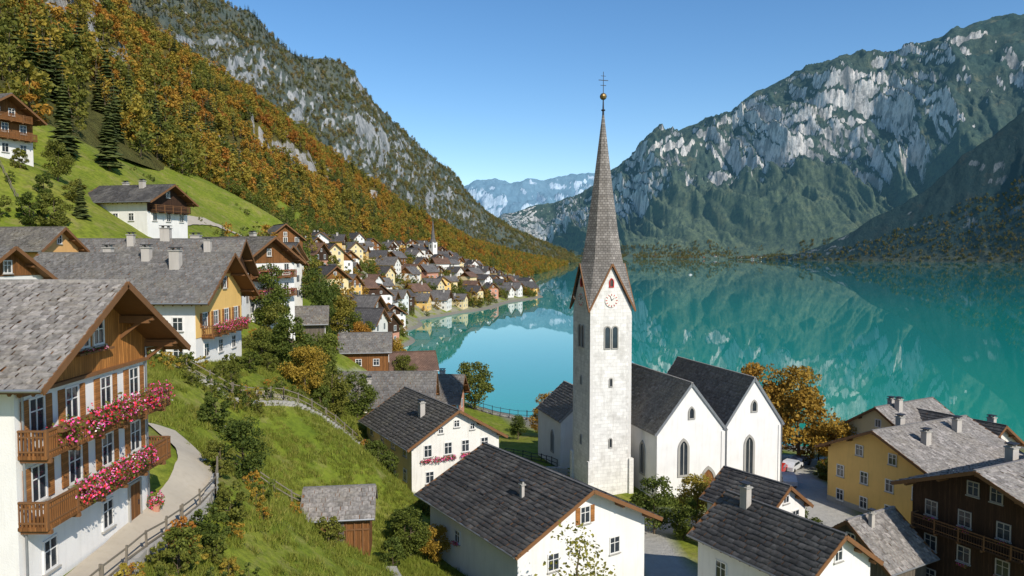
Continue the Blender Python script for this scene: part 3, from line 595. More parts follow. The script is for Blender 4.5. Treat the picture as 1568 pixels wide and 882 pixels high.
E=house('cream_house',-6.4,84.2,7,-60,11.1,15,5.6,8.9,'cream','far2','white2',-.5,.8,.8,(.42,.42,'tb'),
 front=[(-3.6,3.9,.85,1.25),(-1.1,3.9,.85,1.25),(1.1,3.9,.85,1.25),(3.6,3.9,.85,1.25),(-3.4,.9,.9,1.2),(.2,.9,.9,1.2),(3.4,.9,.9,1.2),(0,6.9,.6,.7),(2.0,6.4,.5,.6),(-2,6.4,.5,.6)],chim=[(-4.5,-2.4,1.6,.38)])
for a in(-2.4,2.5):
    flowers(E,[(.35,a+t,3.6) for t in np.arange(-1.9,2,.35)],.4,700,.16,int(50+a*10),name='window_flowers')
E=house('white_townhouse',5.6,55.9,7,-57,12.4,14,5.9,9.0,'white','far2',None,0,.9,1.1,(.55,.40,'td'),
 front=[(0,6.2,.8,1.2,1),(-3,3.2,.9,1.2),(3,3.2,.9,1.2)],sides=[(-9,3.0,.7,.9)],chim=[(-4.2,-3.0,1.0,.16)])
flowers(E,[(-9,-6.5,3.0),(-9.3,-6.5,3.0),(-8.7,-6.5,3.0)],.2,150,.11,5,name='window_flowers')
b=B()
for s in(-1,1):
    for rr_ in(2.2,4.4):
        z_=9.0-rr_*.5+.2
        b.cyl((-14.6,s*rr_,z_),(.9,s*rr_,z_),.03,.03,5,0)
        for x_ in np.arange(-14.4,.9,1.3):b.box(x_-.02,x_+.02,s*rr_-.03,s*rr_+.03,z_-.2,z_+.03,0)
b.out('snow_guards',[M['iron']],E)
house('slate_roof_house',22.2,49.4,6,-59.7,7.2,9.5,6.5,8.9,'white','far2',None,0,.5,.6,(.55,.45,'td'),chim=[(-7.6,-.6,1.5,.33)])
house('slate_roof_house',25.0,66.5,5,-55,6,6.5,5.6,7.7,'white','far2',None,0,.5,.5,(.5,.45,'td'))
house('village_house',28.0,60.0,5,-150,6.6,5.2,4.3,6.9,'woodg','far1',None,0,.6,.6,(.38,.4,'tl'),sides=[],chim=[(-1.5,.8,1.1,.2)])
house('yellow_townhouse',41,82,4,-153.4,13.2,15,7.0,10.0,'yellow','far1',None,0,1.0,1.0,(.42,.42,'tl'),
 front=[(q,z_,.85,1.25) for z_ in(.6,3.5,) for q in(-4.8,-1.6,1.6,4.8)]+[(-2.3,6.6,.85,1.1),(1.9,6.6,.85,1.1)],chim=[(-4,3,1.4),(-8,-3,1.4),(-11,2,1.4)],base='stone')
E=house('dark_timber_house',37,57,5,-153.4,12,13,9.6,12,'woodd','far1',None,0,1.0,1.4,(.42,.42,'tl'),
 front=[(q,z_,.9,1.15) for z_ in(1.2,4.1,7.0) for q in(-4.3,-1.5,1.5,4.3)]+[(-.9,9.7,.8,1),(.9,9.7,.8,1)],chim=[(-3,3,1.2),(-7,-2,1.2)],frame='framew')
for z_ in(4.0,6.9):flowers(E,[(.3,q+t,z_-.1) for q in(-4.3,-1.5,1.5,4.3) for t in(-.3,0,.3)],.25,500,.13,int(z_*7),name='window_flowers')
balcony(E,-5.5,5.5,6.0,0,.9,None,seed=2,step=.2,mat_='woodd')
house('village_house',50,100,3.4,-150,10,12,6.2,9.4,'cream','far1',None,0,.8,.8,(.5,.5,'tl'),chim=[(-3,1,1.5),(-6,-2,1.4)],det=0)
house('village_house',55,77,4.3,-153,10,13,5.6,8.4,'white2','far1',None,0,.8,.8,(.5,.5,'tg'),chim=[(-2,2,1.5),(-6,-2,1.4)],det=0)
house('village_house',62,93,3.6,-60,9,12,5.6,8.4,'white2','far2',None,0,.8,.8,(.5,.5,'td'),chim=[(-2,2,1.5)],det=0)
E=house('wooden_shed',-11.3,58.2,11.6,8,4.4,4.8,2.2,3.7,'wood','far1',None,0,.35,.4,(.30,.42,'tl'),front=[],sides=[],trim='trimg')
b=B();b.box(-3.0,-1.9,-2.26,-2.19,0,1.8,0)
for i in range(7):b.box(-.5-i*.62-.05,-.5-i*.62+.05,-2.3,-2.2,-1,2.1,1)
b.box(-4.8,0,-2.28,-2.2,1.0,1.12,1);b.out('door',[M['woodg'],M['trim']],E)
# ------------------------------------------------------------------ CHURCH
def arch(b,mp,a,z,w,h,surr=.28,ms=0,mg=1,pointed=True,mull=True):
    def prof(w,h,z,n=7):
        pts=[(-w/2,z),(w/2,z)];zs=z+h-(w*.87 if pointed else w/2)
        if pointed:
            for i in range(n+1):
                t=math.pi/3*i/n;pts.append((-w/2+w*math.cos(t),zs+w*math.sin(t)))
            for i in range(n-1,-1,-1):
                t=math.pi/3*i/n;pts.append((w/2-w*math.cos(t),zs+w*math.sin(t)))
        else:
            for i in range(2*n+1):
                t=math.pi*i/(2*n);pts.append((w/2*math.cos(t),zs+w/2*math.sin(t)))
        return pts
    ip=prof(w,h,z);op=prof(w+2*surr,h+surr*2,z-surr*.8)
    n=len(ip)
    b.poly([mp(a+p[0],.015,p[1]) for p in ip],mg)
    for i in range(n):
        j=(i+1)%n
        b.poly([mp(a+op[i][0],.12,op[i][1]),mp(a+op[j][0],.12,op[j][1]),mp(a+ip[j][0],.10,ip[j][1]),mp(a+ip[i][0],.10,ip[i][1])],ms)
        b.poly([mp(a+op[i][0],.12,op[i][1]),mp(a+op[j][0],.12,op[j][1]),mp(a+op[j][0],-.01,op[j][1]),mp(a+op[i][0],-.01,op[i][1])],ms)
        b.poly([mp(a+ip[i][0],.10,ip[i][1]),mp(a+ip[j][0],.10,ip[j][1]),mp(a+ip[j][0],0,ip[j][1]),mp(a+ip[i][0],0,ip[i][1])],ms)
    if mull:
        p=mp(a-.05,.02,z);q=mp(a+.05,.08,z+h*.93);b.box(min(p[0],q[0]),max(p[0],q[0]),min(p[1],q[1]),max(p[1],q[1]),z,z+h*.93,ms)
CH=empty('church',10.8,88.5,5,math.radians(-73))
def sub(wx,wy):
    d=Vector((wx-10.8,wy-88.5,0));return Matrix.Rotation(math.radians(73),3,'Z')@d
def nave(cx,cy,w,l,he,hr,n):
    o=sub(cx,cy);E=obj('nave',None,CH,(o.x,o.y,0));b=B();zb=-4
    for xx in(0,-l):b.poly([(xx,-w/2,zb),(xx,w/2,zb),(xx,w/2,he),(xx,0,hr-.05),(xx,-w/2,he)],0)
    for s in(-1,1):b.poly([(0,s*w/2,zb),(-l,s*w/2,zb),(-l,s*w/2,he),(0,s*w/2,he)],0)
    for y in(-w/2+.25,w/2-.25):b.box(-.02,.10,y-.24,y+.24,zb,he-.4,0)
    b.out('walls',[M['white']],E)
    roof_parts(E,w,l,he,hr,.22,.12,'far1',(.42,.40,n),3,'metal',False,.1)
    return E
n1=nave(20.9,85.3,9.0,19,8.2,13.7,'tn');n2=nave(29.0,87.8,7.9,18,8.4,13.9,'tn')
fr=lambda a,o,z:(o,a,z)
b=B();arch(b,fr,-1.0,3.0,.95,4.0);arch(b,fr,2.3,.1,1.5,3.3,.35,0,2,True,False);arch(b,fr,0,9.6,.55,1.2,.18,0,1,True,False)
arch(b,lambda a,o,z:(a,-4.5-o,z),-3.4,2.6,.8,3.6);arch(b,lambda a,o,z:(a,-4.5-o,z),-8,2.6,.8,3.6)
b.cyl((.2,4.6,-1),(.2,4.6,8.2),.07,.07,8,3);b.out('gothic_windows',[M['stone'],M['glass'],M['wood'],M['metal']],n1)
b=B();arch(b,fr,-.6,2.2,.95,4.6);arch(b,fr,0,9.9,.55,1.2,.18,0,1,True,False);b.cyl((.15,3.85,-1),(.15,3.85,8.2),.07,.07,8,3);b.out('gothic_windows',[M['stone'],M['glass'],M['wood'],M['metal']],n2)
E=nave(10.2,97.5,8,9,6.8,10.2,'tn')
b=B();arch(b,lambda a,o,z:(a,-4-o,z),-3,2,.7,2.6);b.out('gothic_windows',[M['stone'],M['glass'],M['wood']],E)
# tower
T=obj('tower',None,CH);hw=2.62;b=B()
b.box(-hw,hw,-hw,hw,-4,22.3,0)
for x in(-1,1):
    for y in(-1,1):b.box(x*hw-.28,x*hw+.28,y*hw-.28,y*hw+.28,-4,4.5,0)
for x in(-1,1):
    for y in(-1,1):
        for i in range(34):
            z0=4.6+i*.5;s1=.34 if i%2 else .55;s2=.55 if i%2 else .34
            b.box(min(x*(hw+.025),x*(hw-s1)),max(x*(hw+.025),x*(hw-s1)),min(y*(hw+.025),y*(hw-s2)),max(y*(hw+.025),y*(hw-s2)),z0,z0+.46,2)
rt=lambda k:(lambda a,o,z:[(hw+o,a,z),(-a,hw+o,z),(-hw-o,-a,z),(a,-hw-o,z)][k])
for k in range(4):
    mp=rt(k)
    b.poly([mp(-hw,0,22.3),mp(hw,0,22.3),mp(0,0,27.3)],0)
M['quoin']=plaster('tower_quoin_stone',(.68,.655,.61),.5)
m=NM('tower_masonry',.9,.2);co=m.coord('UV');br=m.n('ShaderNodeTexBrick',Vector=co,Color1=(.78,.755,.70,1),Color2=(.68,.655,.61,1),Mortar=(.56,.54,.50,1),Scale=1.0)
br.inputs['Mortar Size'].default_value=.02;br.inputs['Brick Width'].default_value=.8;br.inputs['Row Height'].default_value=.42
nn=m.noise(m.coord(),.9,8,.7);c=m.mix(m.ramp(nn,[(.48,0),(.66,.6)]),br.outputs[0],(.42,.40,.36));c=m.mix(m.ramp(m.noise(m.coord('Object',(2.5,2.5,.3)),1,6),[(.52,0),(.75,.5)]),c,(.45,.42,.37))
m.base(c);m.bump(nn,.5,.05)
b.out('shaft',[m.m,M['stone'],M['quoin']],T)
b=B()
for k in range(4):
    mp=rt(k)
    for a in(-.48,.48):arch(b,mp,a,17.7,.62,2.5,.12,0,1,False,False)
    arch(b,mp,0,13.2,.28,.9,.1,0,1,False,False);arch(b,mp,0,6,.28,1.0,.1,0,1,False,False)
    arch(b,mp,0,24.9,.4,.9,.1,3,1,True,False)
    n=24
    c=[mp(.82*math.cos(2*math.pi*i/n),.03,23.3+.82*math.sin(2*math.pi*i/n)) for i in range(n)];o_=mp(0,.07,0);i_=mp(0,0,0)
    vec=(o_[0]-i_[0],o_[1]-i_[1],0);b.extrude(c,vec,2)
    for i in range(12):
        t=2*math.pi*i/12;b.cyl(mp(.56*math.cos(t),.12,23.3+.56*math.sin(t)),mp(.76*math.cos(t),.12,23.3+.76*math.sin(t)),.045,.045,5,3)
    b.cyl(mp(0,.14,23.3),mp(.34,.14,23.6),.04,.025,5,4);b.cyl(mp(0,.15,23.3),mp(-.2,.15,23.85),.04,.025,5,4)
b.out('clock_and_belfry_windows',[M['stone'],M['glass'],M['white2'],M['red'],M['iron']],T)
b=B();e=.34
for k in range(4):
    mp=rt(k);mp2=rt((k+1)%4)
    C=mp(hw+e,e,22.05);Ak=mp(0,.3,27.6);An=mp2(0,.3,27.6)
    rr=2.62;t=math.atan2(C[1],C[0]);D=(rr*math.cos(t),rr*math.sin(t),27.6)
    b.poly([C,D,Ak]);b.poly([C,An,D])
    Ai=(Ak[0]*.93,Ak[1]*.93,27.6);An_=(An[0]*.93,An[1]*.93,27.6)
    for P_,Q_ in((Ai,D),(D,An_)):
        f0=[0,.08,.2,.5,.97];sc=[1,.88,.75,.455,.04]
        for i in range(4):
            z0=27.6+18.3*f0[i];z1=27.6+18.3*f0[i+1]
            b.poly([(P_[0]*sc[i],P_[1]*sc[i],z0),(Q_[0]*sc[i],Q_[1]*sc[i],z0),(Q_[0]*sc[i+1],Q_[1]*sc[i+1],z1),(P_[0]*sc[i+1],P_[1]*sc[i+1],z1)])
    b.poly([Ai,Ak,D])
b.out('spire',[M['spire']],T)
b=B()
for k in range(4):
    mp=rt(k)
    for s in(-1,1):b.beam(mp(s*(hw+.34),.34,22.0),mp(0,.3,27.55),.12,.2,0)
b.out('gable_trim',[M['trim']],T)
b=B();b.cyl((0,0,45.0),(0,0,47.2),.14,.06,8,0);b.ball((0,0,47.3),.42,1,12);b.ball((0,0,45.7),.26,0,10,.5);b.cyl((0,0,47.6),(0,0,50.2),.045,.035,6,0)
b.beam((0,-.6,49.2),(0,.6,49.2),.07,.07,0);b.beam((0,-.35,48.6),(0,.35,48.6),.06,.06,0);b.beam((0,-.3,49.7),(0,.3,49.7),.05,.05,0);b.out('finial_cross',[M['iron'],M['gold']],T)
# small village church
E=empty('village_church',-64,600,G(-64,600),math.radians(-40));b=B();b.box(-2.4,2.4,-2.4,2.4,-4,17,0)
b.out('tower_walls',[M['white']],E)
b=B();P8=[(3.1*math.cos(math.pi/4*i+math.pi/8),3.1*math.sin(math.pi/4*i+math.pi/8)) for i in range(8)]
for i in range(8):
    p=P8[i];q_=P8[(i+1)%8];b.poly([(p[0],p[1],16.8),(q_[0],q_[1],16.8),(q_[0]*.55,q_[1]*.55,20),(p[0]*.55,p[1]*.55,20)]);b.poly([(p[0]*.55,p[1]*.55,20),(q_[0]*.55,q_[1]*.55,20),(0,0,37)])
b.out('spire',[M['far1']],E)
b=B()
for k in range(4):arch(b,(lambda a,o,z,k=k:[(2.4+o,a,z),(-a,2.4+o,z),(-2.4-o,-a,z),(a,-2.4-o,z)][k]),0,12.5,1.1,2.4,.2,0,1,False,False)
b.out('windows',[M['stone'],M['glass']],E)
b=B();b.box(-20,-2.4,-5,5,-4,8,0);b.poly([(-2.4,-5,8),(-2.4,5,8),(-2.4,0,13)],0);b.poly([(-20,-5,8),(-20,5,8),(-20,0,13)],0)
for s in(-1,1):b.poly([(-20.3,s*5.4,7.6),(-2.2,s*5.4,7.6),(-2.2,0,13.1),(-20.3,0,13.1)],1)
b.out('nave',[M['white'],M['far2']],E)
# ------------------------------------------------------------------ VILLAGE
placed=[(-64,600),(-72,598)]
walls=['white','white','white2','white2','cream','white','cream','yellow','white2','wood','woodd','pinkp'];roofs=['far1','far2','far1','far2','far2','far1','far3']
cnt=0
for tr in range(6000):
    y=R.uniform(168,690);x=R.uniform(-108,30);z=G(x,y)
    if z<1.6 or z>34 or (y<250 and z>30):continue
    if y<200 and x>-30:continue
    if min((x-a)**2+((y-b_)*1)**2 for a,b_ in placed)<(12.8+R.uniform(0,4))**2:continue
    placed.append((x,y));cnt+=1
    w=R.uniform(7.0,10.0);l=R.uniform(8.5,13);he=R.choice([4.8,5.6,6.4,7.8]);hr=he+w*R.uniform(.32,.46)
    yw=R.choice([-30,-20,-45,-10,40,60,-60])+R.uniform(-12,12);wl=R.choice(walls)
    gb=R.choice([None,'wood','woodd','woodd',None,None])
    house('village_house',x,y,z+.2,yw,w,l,he,hr,wl,R.choice(roofs),gb,he-R.choice([.3,.3,2.4]),.8,1.0,None,chim=[(-l*R.uniform(.2,.7),R.uniform(-2,2),1.3,.45)] if R.random()<.7 else (),det=0,beams=False,frame='frame')
    if cnt>=112:break
# a few houses on the far shore
for p in sample(GR,20,.05,.012,.31,.66):
    w=R.uniform(8,10);house('lakeside_house',p[0],p[1],max(1,p[2])-.5,R.choice([-90,-110,-60,-130]),w,R.uniform(9,13),R.uniform(4,6),R.uniform(8,10),R.choice(['cream','white2','wood','white2']),R.choice(['far1','far3','far2']),None,0,.8,.8,None,det=0,beams=False)
# ------------------------------------------------------------------ PATHS, WALLS, FENCES
def ribbon(name,pts,w,mt,off=.06,n=60):
    t=np.linspace(0,len(pts)-1,n);P=cat([(a,b_,0) for a,b_ in pts],t)[:,:2];d=np.gradient(P,axis=0);d/=np.linalg.norm(d,axis=1)[:,None];nn=np.stack([-d[:,1],d[:,0]],1)
    V=[];k=5
    for i in range(k):
        wob=1+.12*fbm(P[:,0]/1.5+i*7,P[:,1]/1.5,3,9)
        q=P+nn*(w*(i/(k-1)-.5)*wob)[:,None];z=gh(q[:,0],q[:,1]);z=z+off+und(q[:,0],q[:,1],z);V.append(np.stack([q[:,0],q[:,1],z],1))
    V=np.stack(V,1);I=np.arange(n*k).reshape(n,k);F=np.stack([I[:-1,:-1],I[1:,:-1],I[1:,1:],I[:-1,1:]],-1).reshape(-1,4)
    obj(name,mkmesh(name,V.reshape(-1,3),F,[M[mt]],None,False,True))
ribbon('gravel_path',[(-17.6,20),(-18.0,28),(-18.3,36),(-18.8,42),(-20.5,47),(-24,50)],2.0,'gravel',.12)
ribbon('footpath',[(-33,66),(-29.3,67),(-26.5,69),(-23.5,74),(-20.5,79),(-18.5,86),(-18,93)],1.5,'gravel',.12)
ribbon('hillside_track',[(-62,128),(-66,150),(-69,172),(-68,192),(-64,205),(-66,225)],2.6,'gravel',.25)
ribbon('hillside_track',[(-64,205),(-58,190),(-55,178)],2.0,'gravel',.25,30)
def stonewall(name,pts,h,th=.4,step=.42):
    b=B()
    for (x0,y0),(x1,y1) in zip(pts[:-1],pts[1:]):
        L=math.hypot(x1-x0,y1-y0);n=max(1,int(L/step))
        for i in range(n):
            for r in range(max(1,int(h/.26))):
                f=(i+.5+(r%2)*.4)/n;x=x0+(x1-x0)*f;y=y0+(y1-y0)*f;z=GZ(x,y)-.3+r*.26;s=step*R.uniform(.42,.56)
                b.beam((x-(x1-x0)/L*s,y-(y1-y0)/L*s,z+R.uniform(-.03,.03)),(x+(x1-x0)/L*s,y+(y1-y0)/L*s,z+R.uniform(-.03,.03)),th*R.uniform(.8,1.15),.27*R.uniform(.85,1.1),0)
    b.out(name,[M['stone']])
stonewall('stone_wall',[(-16.5,22),(-16.9,30),(-17.2,36),(-17.4,41),(-18.3,45)],1.2)
stonewall('stone_wall',[(-29,65.6),(-25.8,67.6),(-22.6,73),(-19.6,78),(-17.7,84)],.9,.45,.5)
stonewall('stone_wall',[(-27,57),(-24,60),(-21,60.5)],.5,.45,.5)
stonewall('lakeside_wall',[(-9,150),(-4,147),(3,146),(12,144),(20,139)],.8,.5,.9)
stonewall('churchyard_wall',[(-2,96),(2,92),(7,92.5)],1.4,.5,.7)
def fence(name,pts,sp=1.6,h=1.0,rails=2,m_='trimg',t_=.1):
    b=B();prev=None
    for (x0,y0),(x1,y1) in zip(pts[:-1],pts[1:]):
        L=math.hypot(x1-x0,y1-y0);n=max(1,int(L/sp))
        for i in range(n+1):
            x=x0+(x1-x0)*i/n+R.uniform(-.05,.05);y=y0+(y1-y0)*i/n;z=GZ(x,y);b.beam((x,y,z-.4),(x+R.uniform(-.08,.08),y,z+h+R.uniform(-.08,.12)),t_,t_)
            if prev and math.dist(prev[:2],(x,y))>.2:
                for r in range(rails):
                    k=h*(.9-.42*r);b.beam((prev[0],prev[1],prev[2]+k+R.uniform(-.05,.05)),(x,y,z+k+R.uniform(-.05,.05)),.045,.08)
            prev=(x,y,z)
    b.out(name,[M[m_]])
fence('wooden_fence',[(-16.7,22),(-17.0,30),(-17.25,38),(-17.7,43.5),(-19.2,48)],1.9,1.45,2,'trimg',.085)
fence('wooden_fence',[(-20.5,52),(-18,55),(-16.2,58)])
fence('wooden_fence',[(-29.3,66.2),(-26,68.2),(-22.9,73.4),(-19.9,78.4),(-17.6,85)],1.5,1.4,2)
fence('wooden_fence',[(-84,118),(-66,100),(-56,96)],2,1.0)
fence('lakeside_railing',[(-9,149.5),(-4,146.5),(3,145.5),(12,143.5)],1.5,1.9,3,'iron')
fence('garden_fence',[(-1,104),(4,101),(6,97)],1.2,1.1,3,'iron')
b=B()
for i in range(9):
    x_=-9.4+i*.12;y_=55.2-i*.42;z_=GZ(x_,y_);b.box(x_-.6,x_+.6,y_-.2,y_+.2,z_-.4,z_+.12,0)
b.out('stone_steps',[M['stone']])
# ------------------------------------------------------------------ TREES near
LY=leaf_mat('yellow_green_leaves',[(0,(.22,.22,.03)),(1,(.34,.28,.035))])
kinds={'g':[decid('broadleaf_tree_mesh',300+i,8,.30,5200,LG,.36,.15,38) for i in range(3)],
 'a':[decid('autumn_tree_mesh',320+i,10,.36,5600,LA,.36,.18,38) for i in range(2)],
 'o':[decid('golden_tree_mesh',330+i,12,.40,8500,LO,.38,.10,50) for i in range(2)],
 's':[decid('sparse_tree_mesh',340,8,.22,1100,LY,.26,.2,20)],
 'b':[decid('bush_mesh',350+i,3,.20,2800,LG,.52,.02,30) for i in range(3)],
 'c':[conif('spruce_mesh',360+i,14,26,11,LC,.2) for i in range(2)]}
hts={'g':8,'a':10,'o':12,'s':8,'b':3,'c':14};nm={'g':'broadleaf_tree','a':'autumn_tree','o':'golden_autumn_tree','s':'sapling','b':'bush','c':'spruce_tree'}
TL=[('g',-27,90,8),('g',-24.5,95,7.5),('g',-30.5,95,7),('a',-24,85,6.5),('g',-20.5,97,6),('g',-28.5,84,4.5),('b',-22.5,86,3),('g',-22,90,6.5),
('b',-23.5,58,3.2),('g',-18.6,50.5,4.2),('b',-16.3,42,2.6),('b',-15.8,38,2.4),('b',-15.6,34,2.2),('b',-18.8,47,2.4),('g',-35,106,9.5),('c',-39,110,11),('g',-36.5,140,11),('a',-33,142,8),('g',-29,140,8),
('a',-7.5,148,10.5),('o',6.2,126,7.5),('g',1,122,4),('o',38,113,14),('o',42.5,108.5,14),('o',36,108,10),('a',46,104,8),('g',14.4,73.5,6),('a',19.4,76.5,6),('g',17,72,4.5),('s',4.2,46,8.6),('g',-8.5,60.5,4.2),('a',-6.5,61,3.4),
('b',-9.2,56,2.4),('b',-13,51.5,2.2),('b',-9.5,64,2.8),('b',-8,72,3),('b',-14.5,79,3),('b',-16,83,2.6),('b',-12.8,76,2.6),('b',-63,97,4.2),('b',-60.5,98,4.8),('b',-66,95,3.6),('g',-72,118,6.5),('c',-61,105,6),('b',-66,112,3.5),('b',-68,108,3),('b',-74,112,3),
('a',47,112,5),('b',44,100,3),('b',42,98,2.6),('b',52,108,3),('a',55,110,5),('b',-32,66,2),('b',-27.8,73,2.4),('b',-27.8,78,2.4),('b',-27.6,83,2.2),('b',-30,67.5,1.6),('g',-18,112,5),('g',-16.5,122,6),('a',-20,137,6),('a',-28,136,6),('g',-14,128,5),('c',-50,128,9),('b',-3,78,2.2),('b',0,80,2),('g',-33,128,7),('a',-40,122,8),('c',-84,140,16),('c',-80,148,15),('g',11,70,3.5),('b',23,74,2.4),('b',26,76,2.2),('g',29,72,4),('g',-37,150,9),('a',-24,148,7)]
for k,x,y,h in TL:
    me=R.choice(kinds[k]);o=obj(nm[k],me,None,(x,y,GZ(x,y)-.1),R.uniform(0,6.28));s=h/hts[k];o.scale=(s*R.uniform(.9,1.15),s*R.uniform(.9,1.15),s)
# village trees
cV=tree_set('village_tree_kinds',[decid('garden_tree',400,7,.6,420,LG,.4,.12,18),decid('garden_tree',401,7,.6,420,LA,.4,.12,18),decid('garden_tree',402,7,.6,420,LG,.36,.12,18),decid('garden_tree',403,7,.6,420,LO,.36,.12,18)])
PX=[];
ax=rng.uniform(-112,30,12000);ay=rng.uniform(150,760,12000);az=gh(ax,ay)
pl=np.array(placed)
for x,y,z in zip(ax,ay,az):
    if z<.8 or z>60 or (y<200 and x>-28):continue
    d=np.hypot(pl[:,0]-x+3,pl[:,1]-y).min()
    if z<34 and d<6.6:continue
    if z>=34 and y<240:continue
    PX.append((x,y,z-.2))
    if len(PX)>2200:break
scatter('village_trees',PX,rng.uniform(.4,1.1,len(PX)),rng.choice([0,0,1,2,2,3],len(PX)),cV)
# undergrowth
cU=tree_set('undergrowth_kinds',[decid('shrub',420,2,.22,420,LG,.6,.02,14),decid('shrub',421,2,.22,420,LA,.6,.02,14),decid('shrub',422,2,.22,380,LG,.5,.02,12)])
PU=[]
BL=[(-19.3,33.6,0,10.4,13),(-30.5,77,0,12,17),(-11.5,107,2,8.5,13.5),(-6.4,84.2,-60,11.1,15),(5.6,55.9,-57,12.4,14),(-11.3,58.2,8,4.4,4.8),(22.2,49.4,-60,7.2,9.5),(41,82,-153,13.2,15),(37,57,-153,12,13),(29,87.8,-73,8,18),(20.9,85.3,-73,9,19),(10.2,97,-73,8,9),(13.5,89,-73,8,6),(25,66.5,-55,6,6.5),(28,60,-150,6.6,5.2),(-57,123,-14,11,14),(-78,115,-18,11,13),(-36.5,98,4,12.5,26)]
def near_build(x,y,mg=1.2):
    for (cx,cy,yw,w,l) in BL:
        a=math.radians(yw);dx,dy=x-cx,y-cy;u=dx*math.cos(a)+dy*math.sin(a);v=-dx*math.sin(a)+dy*math.cos(a)
        if -l-mg<u<mg and abs(v)<w/2+mg:return True
    return False
for _ in range(2600):
    x=R.uniform(-34,6);y=R.uniform(28,132)
    if near_build(x,y) or (x<-16.6 and y<48):continue
    d=float(fbm(np.array([x/11]),np.array([y/11]),2,50)[0])
    edge=segd(x,y,(-29,66),(-18,86))<2.2 or (y>88 and x<-12 and y<105) or (segd(x,y,(-16,28),(-17,48))<1.8)
    if x>-4 and y>85:continue
    if d>.26 or (edge and R.random()<.6):PU.append((x,y,GZ(x,y)-.1))
for _ in range(500):
    x=R.uniform(-90,-50);y=R.uniform(88,250)
    if near_build(x,y):continue
    if float(fbm(np.array([x/14]),np.array([y/14]),2,60)[0])>.2:PU.append((x,y,GZ(x,y)-.1))
scatter('undergrowth',PU,rng.uniform(.3,.95,len(PU)),rng.integers(0,3,len(PU)),cU)
# grass tufts
LGr=leaf_mat('grass_blades',[(0,(.14,.19,.02)),(.6,(.22,.255,.03)),(1,(.32,.29,.065))],.3,.3,.3)
def tuft(seed,n=26):
    rg=np.random.default_rng(seed);V=[];F=[]
    for i in range(n):
        p=rg.normal(0,.16,2);t=rg.uniform(0,6.28);h=rg.uniform(.12,.34);w=.02;d=rg.normal(0,.09,2);k=len(V)
        V+=[(p[0]-w*math.cos(t),p[1]-w*math.sin(t),-.03),(p[0]+w*math.cos(t),p[1]+w*math.sin(t),-.03),(p[0]+d[0],p[1]+d[1],h)];F.append((k,k+1,k+2))
    return mkmesh('grass_tuft',V,F,[LGr],None,False)
cG=tree_set('grass_kinds',[tuft(i) for i in range(3)])
gx=rng.uniform(-32,6,28000);gy=rng.uniform(26,100,28000)
ok=(fbm(gx/4,gy/4,3,21)>-.12)&~((gx<-16.8)&(gy<49))&~((gx>2)&(gy>75))
gx=gx[ok];gy=gy[ok];okk=np.array([not near_build(a,b_,.1) for a,b_ in zip(gx,gy)]);gx=gx[okk];gy=gy[okk]
gz=gh(gx,gy);gz=gz+und(gx,gy,gz)
scatter('meadow_grass',np.stack([gx,gy,gz],1),rng.uniform(.6,1.6,len(gx)),rng.integers(0,3,len(gx)),cG,.1)
# ------------------------------------------------------------------ CARS, BOAT, POT
def car(x,y,yaw,col):
    E=empty('parked_car',x,y,GZ(x,y),math.radians(yaw));b=B()
    pr=[(-2.1,.35),(2.1,.35),(2.15,.7),(1.9,.85),(1.0,.95),(.45,1.42),(-1.1,1.45),(-1.75,.98),(-2.1,.9)]
    b.extrude([(p,-.85,z) for p,z in pr],(0,1.7,0),0)
    for s in(-.86,.86):b.poly([(.85,s,.95),(.4,s,1.35),(-1.05,s,1.37),(-1.6,s,.98)],1)
    b.poly([(1.02,-.75,.98),(1.02,.75,.98),(.5,.7,1.41),(.5,-.7,1.41)],1)
    for wx in(-1.3,1.3):
        for s in(-.88,.68):b.cyl((wx,s,.33),(wx,s+.2,.33),.33,.33,12,2)
    b.out('body',[flat('car_paint',col,.3,.6),M['glass'],M['black']],E)
car(36.5,100,60,(.5,.03,.02));car(39.5,103,50,(.6,.6,.6));car(42,106.5,45,(.05,.07,.12));car(35.5,94,80,(.4,.4,.42))
E=empty('motor_boat',258,1069,0,.6);E.scale=(.7,.7,.6);b=B()
hl=[(-5,1.5),(0,1.8),(3,1.3),(5.5,.05)]
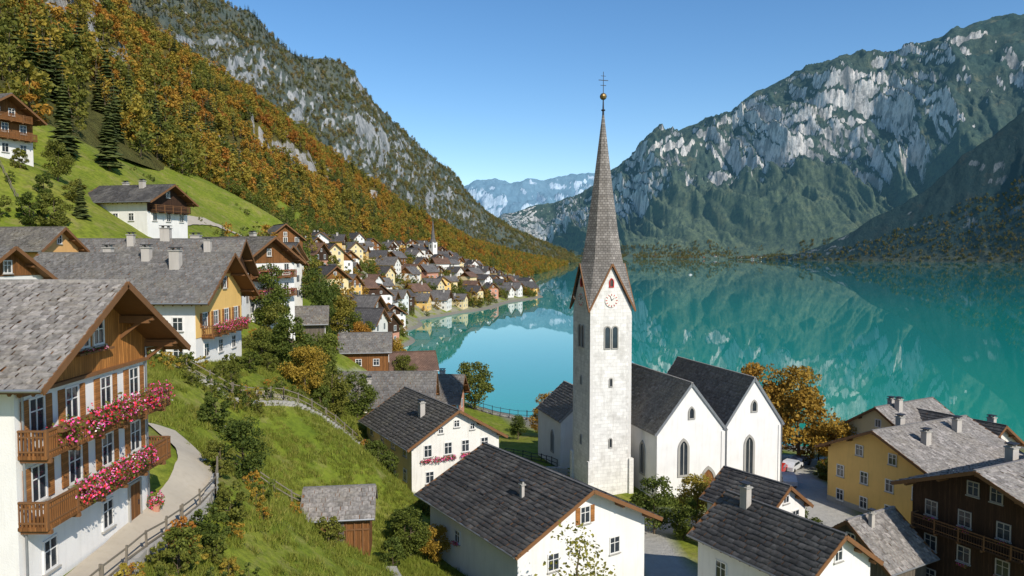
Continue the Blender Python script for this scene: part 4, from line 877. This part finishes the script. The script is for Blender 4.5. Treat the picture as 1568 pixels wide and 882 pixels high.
for i in range(3):
    (a,wa),(c,wc)=hl[i],hl[i+1]
    for s in(-1,1):b.poly([(a,s*wa,1.1),(c,s*wc,1.25),(c,s*wc*.6,-.2),(a,s*wa*.6,-.2)],0)
    b.poly([(a,-wa,1.1),(a,wa,1.1),(c,wc,1.25),(c,-wc,1.25)],0)
b.poly([(-5,-1.5,1.1),(-5,1.5,1.1),(-5,.9,-.2),(-5,-.9,-.2)],0);b.box(-3,1.5,-1.1,1.1,1.1,2.8,0);b.box(-2.8,1.3,-1.12,1.12,1.8,2.4,1);b.cyl((0,0,2.8),(0,0,8),.06,.04,6,0);b.out('hull',[M['frame'],M['glass']],E)
E=empty('flower_pot',-18.9,38.6,20.2,0);b=B();b.cyl((0,0,0),(0,0,.5),.2,.3,12,0);b.out('pot',[M['pinkp']],E);flowers(E,[(0,0,.75)],.4,250,.14,9,name='plant')
# ------------------------------------------------------------------ LIGHT, SKY, CAMERA
sd=Vector((.47,-.66,.62)).normalized();el=math.asin(sd.z);az=math.atan2(sd.x,sd.y)
L=bpy.data.lights.new('sun','SUN');L.energy=5.0;L.angle=math.radians(.5);L.color=(1,.935,.84);o=bpy.data.objects.new('sun',L);scene.collection.objects.link(o);o.rotation_euler=sd.to_track_quat('Z','Y').to_euler()
W=bpy.data.worlds.new('World');scene.world=W;W.use_nodes=True;nt=W.node_tree;sk=nt.nodes.new('ShaderNodeTexSky');sk.sky_type='NISHITA';sk.sun_disc=False;sk.sun_elevation=el;sk.sun_rotation=az;sk.altitude=600;sk.air_density=1.0;sk.dust_density=.25;sk.ozone_density=2.5
hs=nt.nodes.new('ShaderNodeHueSaturation');hs.inputs['Saturation'].default_value=1.22;nt.links.new(sk.outputs[0],hs.inputs['Color'])
bg=nt.nodes['Background'];bg.inputs[1].default_value=.15;nt.links.new(hs.outputs[0],bg.inputs[0])
cam=bpy.data.cameras.new('camera');cam.lens=26;cam.sensor_width=36;cam.clip_start=.5;cam.clip_end=30000;co_=bpy.data.objects.new('camera',cam);scene.collection.objects.link(co_)
co_.location=(0,0,34);co_.rotation_euler=(math.radians(90-2.83),0,0);scene.camera=co_
scene.view_settings.view_transform='Standard';scene.view_settings.look='None';scene.view_settings.exposure=0
print('houses',cnt)
